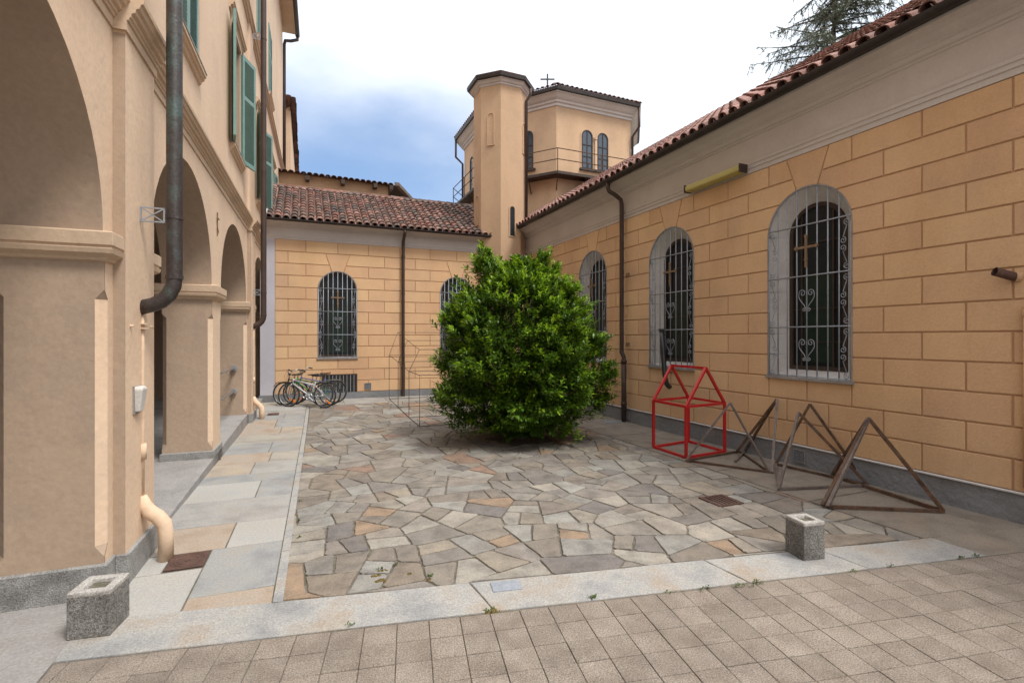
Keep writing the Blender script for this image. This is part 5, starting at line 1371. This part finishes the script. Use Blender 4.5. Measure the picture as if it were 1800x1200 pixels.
# ================================================================== BICYCLES
def make_bike(label, frame_mat, saddle_mat='black_paint', fender=True, rack=False, bars_='flat', group='bicycles', wr=.30, chunky=False):
    t = thing('bicycle', label, 'bicycle', (0,0,0), 0, group)
    K = dict(world=False, sc=1.0)
    WB = 1.03
    for x_ in (0, WB):
        ty_ = MB(); n = 32; ty_.tube([(x_+wr*cos(2*pi*k/n), 0, wr+.018+wr*sin(2*pi*k/n)) for k in range(n)], .019, 6, closed=True)
        wh = ty_.build('wheel', 'rubber', t, smooth=True, **K)
        rm = MB(); rm.tube([(x_+(wr-.022)*cos(2*pi*k/n), 0, wr+.018+(wr-.022)*sin(2*pi*k/n)) for k in range(n)], .010, 5, closed=True); rm.build('rim', 'silver', wh, smooth=True, **K)
        spk = MB()
        for k in range(20):
            a = 2*pi*k/20; sg = .025 if k % 2 else -.025
            spk.tube([(x_+.02*cos(a+.8), sg, wr+.018+.02*sin(a+.8)), (x_+(wr-.03)*cos(a), 0, wr+.018+(wr-.03)*sin(a))], .0014, 3)
        spk.tube([(x_,-.05,wr+.018),(x_,.05,wr+.018)], .02, 8); spk.build('spokes', 'silver', wh, **K)
    H_ = wr+.018
    rf_ = MB(); rf_.box(.14,.19,-.012,.012,H_-.19,H_-.12); rf_.box(WB+.10,WB+.15,-.012,.012,H_-.2,H_-.15); rf_.build('reflector', 'orange', t, **K)
    bbk = (.60*WB, 0, H_-.03); hd_t = (.13, 0, H_+.42); hd_b = (.09, 0, H_+.30); st_ = (.74*WB, 0, H_+.36); fk = (0,0,H_)
    tr = .018 if chunky else .014
    f = MB()
    f.tube([hd_b, bbk], tr*1.25, 8); f.tube([(.12,0,H_+.38), (.72*WB,0,H_+.26)], tr, 8); f.tube([bbk, st_], tr, 8); f.tube([hd_t, hd_b], tr*1.3, 8)
    for sg in (-.05,.05): f.tube([bbk, (WB,sg,H_)], .009, 6); f.tube([(.72*WB,0,H_+.26), (WB,sg,H_)], .008, 6)
    f.build('frame', frame_mat, t, smooth=True, **K)
    f = MB()
    for sg in (-.045,.045): f.tube([(.085,sg*.7,H_+.29),(.05,sg,H_+.2),(0,sg,H_)], .011, 6)
    f.build('fork', frame_mat if not chunky else 'silver', t, smooth=True, **K)
    f = MB(); f.tube([hd_t, (.15,0,H_+.52)], .012, 6)
    if bars_ == 'flat': f.tube([(.17,-.29,H_+.54),(.15,-.1,H_+.52),(.15,.1,H_+.52),(.17,.29,H_+.54)], .011, 6)
    else: f.tube([(.34,-.28,H_+.60),(.22,-.24,H_+.64),(.13,-.06,H_+.54),(.13,.06,H_+.54),(.22,.24,H_+.64),(.34,.28,H_+.60)], .011, 6)
    hb = f.build('handlebar', 'black_paint' if bars_ == 'flat' else 'silver', t, smooth=True, **K)
    f = MB()
    for sg in (-1,1):
        e = (.17,sg*.29,H_+.54) if bars_ == 'flat' else (.34,sg*.28,H_+.60); s__ = (.162,sg*.19,H_+.53) if bars_ == 'flat' else (.24,sg*.25,H_+.635)
        f.tube([s__, e], .017, 6); f.tube([s__, (s__[0]-.05,s__[1]+sg*.05,s__[2]-.03)], .006, 4)
        f.tube([s__, (.02, sg*.06, H_+.48), (.05, 0, H_+.2)], .003, 3)
    f.build('grip', 'rubber', hb, **K)
    f = MB(); f.tube([st_, (.76*WB,0,H_+.48)], .012, 6); f.build('seat_post', 'silver', t, **K)
    sx_ = .76*WB; zt = H_+.50
    def sec(x_, w_, z_, th_): return [(x_,-w_,z_),(x_,-w_*.6,z_+th_),(x_,w_*.6,z_+th_),(x_,w_,z_),(x_,w_*.7,z_-th_*.8),(x_,-w_*.7,z_-th_*.8)]
    f = MB(); f.loft([sec(sx_-.15,.015,zt,.012),sec(sx_-.08,.028,zt+.002,.018),sec(sx_+.02,.055,zt,.022),sec(sx_+.09,.078,zt+.01,.025),sec(sx_+.125,.06,zt+.012,.02)]); f.build('saddle', saddle_mat, t, smooth=True, **K)
    f = MB(); f.tube([(bbk[0],-.06,bbk[2]),(bbk[0],.06,bbk[2])], .014, 6); f.tube([(bbk[0]+.085*cos(2*pi*k/20),-.055,bbk[2]+.085*sin(2*pi*k/20)) for k in range(20)], .006, 4, closed=True)
    f.tube([(bbk[0],-.07,bbk[2]),(bbk[0]+.13,-.075,bbk[2]-.1)], .009, 5); f.tube([(bbk[0],.07,bbk[2]),(bbk[0]-.13,.075,bbk[2]+.1)], .009, 5)
    f.box(bbk[0]+.09,bbk[0]+.17,-.17,-.08,bbk[2]-.115,bbk[2]-.095); f.box(bbk[0]-.17,bbk[0]-.09,.08,.17,bbk[2]+.09,bbk[2]+.11)
    f.tube([(bbk[0],-.055,bbk[2]+.085),(WB,-.05,H_+.03)], .004, 4); f.tube([(bbk[0],-.055,bbk[2]-.085),(WB,-.05,H_-.03)], .004, 4); f.build('crankset', 'silver', t, **K)
    if fender:
        for x_, a0, a1 in ((0, 20, 150), (WB, 30, 190)):
            f = MB(); rr = wr+.045
            ring = [[(x_+rr*cos(R(a0+(a1-a0)*k/14)), w_, H_+rr*sin(R(a0+(a1-a0)*k/14))) for w_ in (-.026,-.015,.015,.026)] for k in range(15)]
            f.loft(ring, closed=False, caps=(False,False)); f.build('mudguard', 'silver' if x_ == 0 else 'black_paint', t, smooth=True, **K)
    if rack:
        f = MB()
        for sg in (-.06,.06): f.tube([(.78*WB,sg,H_+.32),(WB+.16,sg,H_+.32)], .005, 4); f.tube([(WB+.02,sg,H_+.32),(WB,sg,H_)], .005, 4)
        for x_ in (.85*WB, WB, WB+.14): f.tube([(x_,-.06,H_+.32),(x_,.06,H_+.32)], .005, 4)
        f.build('rack', 'silver', t, **K)
    return t
def place_bike(t, p, ang, lean=0.0, z=0.0):
    t.location = Vector((p[0],p[1],z))*U; t.rotation_euler = (R(lean), 0, ang)
ang = math.atan2(-.34,.517)
place_bike(make_bike('silver mountain bicycle at the front of the cluster by the far corner', 'white_paint', bars_='flat', fender=False, chunky=True), (-.208,7.50), ang, -4, zg(7.4))
place_bike(make_bike('black bicycle with silver front mudguard and rear rack behind the silver mountain bicycle', 'black_paint', rack=True, bars_='city'), (-.27,7.66), ang+R(7), -3, zg(7.5))
place_bike(make_bike('green-framed bicycle in the middle of the cluster by the far corner', 'green_paint', 'black_paint', fender=False), (-.14,7.70), ang+R(3), 3, zg(7.5))
place_bike(make_bike('blue city bicycle with brown saddle, rearmost against the back wall', 'blue_paint', 'brown_leather', rack=True, bars_='city'), (-.10,7.86), ang+R(14), 4, zg(7.6))
c = Lw(-.30,4.95); place_bike(make_bike('grey bicycle leaning on the silver rails under the third arch', 'purple', bars_='flat', group='bicycles in the arcade'), (c.x,c.y), pi/2-LA, 6, zfl(5.0))
c = Lw(-.85,4.15); place_bike(make_bike('dark bicycle parked deep inside the second arch', 'black_paint', bars_='city', group='bicycles in the arcade'), (c.x,c.y), pi/2-LA+.25, -5, zfl(4.3))
c = Lw(-.22,7.25); place_bike(make_bike('black bicycle standing under the last arch', 'black_paint', bars_='city', group='bicycles in the arcade'), (c.x,c.y), pi/2-LA, 4, zfl(7.4))

# ================================================================== weeds in the joints
wd_ = MB(); mo = MB(); rw_ = random.Random(21)
def tuft(p, n, s_):
    for k in range(n):
        d = Vector((rw_.uniform(-1,1), rw_.uniform(-1,1), rw_.uniform(.2,1.2))); q = p+Vector((rw_.uniform(-s_,s_), rw_.uniform(-s_,s_)*.5, 0))
        leaf_shape(wd_, q, d, Vector((0,0,1)), rw_.uniform(.006,.015), .006)
for u_, v_, n, s_ in ((1041,1050,26,.016),(756,1012,18,.01),(695,992,14,.012),(862,1073,14,.02),(617,1098,10,.02),(1240,1034,20,.03),(1325,1026,26,.035),(1300,1030,16,.03),(1690,981,16,.02),(1715,977,14,.02),(1565,994,8,.02),(385,808,30,.012),(387,800,20,.01),(524,915,12,.01),(528,880,10,.012),(1180,1040,8,.02),(1650,700,1,.001),(668,1000,10,.015),(525,944,10,.006),(1500,1005,8,.02)):
    tuft(gp(u_, v_, .002), n, s_)
tag(wd_.build('weeds', 'weed', None, recalc=False), 'tiny green weeds in the joints along the pale stone band', 'weeds', kind='stuff')
for u_, v_, n, s_ in ((865,1073,30,.03),(668,1020,30,.02),(672,1003,25,.02),(660,1012,20,.02),(720,1008,14,.006),(755,1018,14,.006),(520,905,14,.006)):
    c = gp(u_, v_, .0)
    for k in range(n):
        p = c+Vector((rw_.uniform(-s_,s_), rw_.uniform(-s_,s_)*.4, 0)); r = rw_.uniform(.003,.008)
        mo.loft([[(p.x+r*cos(2*pi*j/5), p.y+r*sin(2*pi*j/5), -.004) for j in range(5)],[(p.x+r*.5*cos(2*pi*j/5), p.y+r*.5*sin(2*pi*j/5), .004) for j in range(5)]])
tag(mo.build('moss', 'moss', None), 'brownish moss cushions in the paving joints at the front', 'moss', kind='stuff')
print('objects', len(bpy.data.objects), 'stones', len(polys), 'tiles vis', nvis, 'leafclusters', len(leaves))
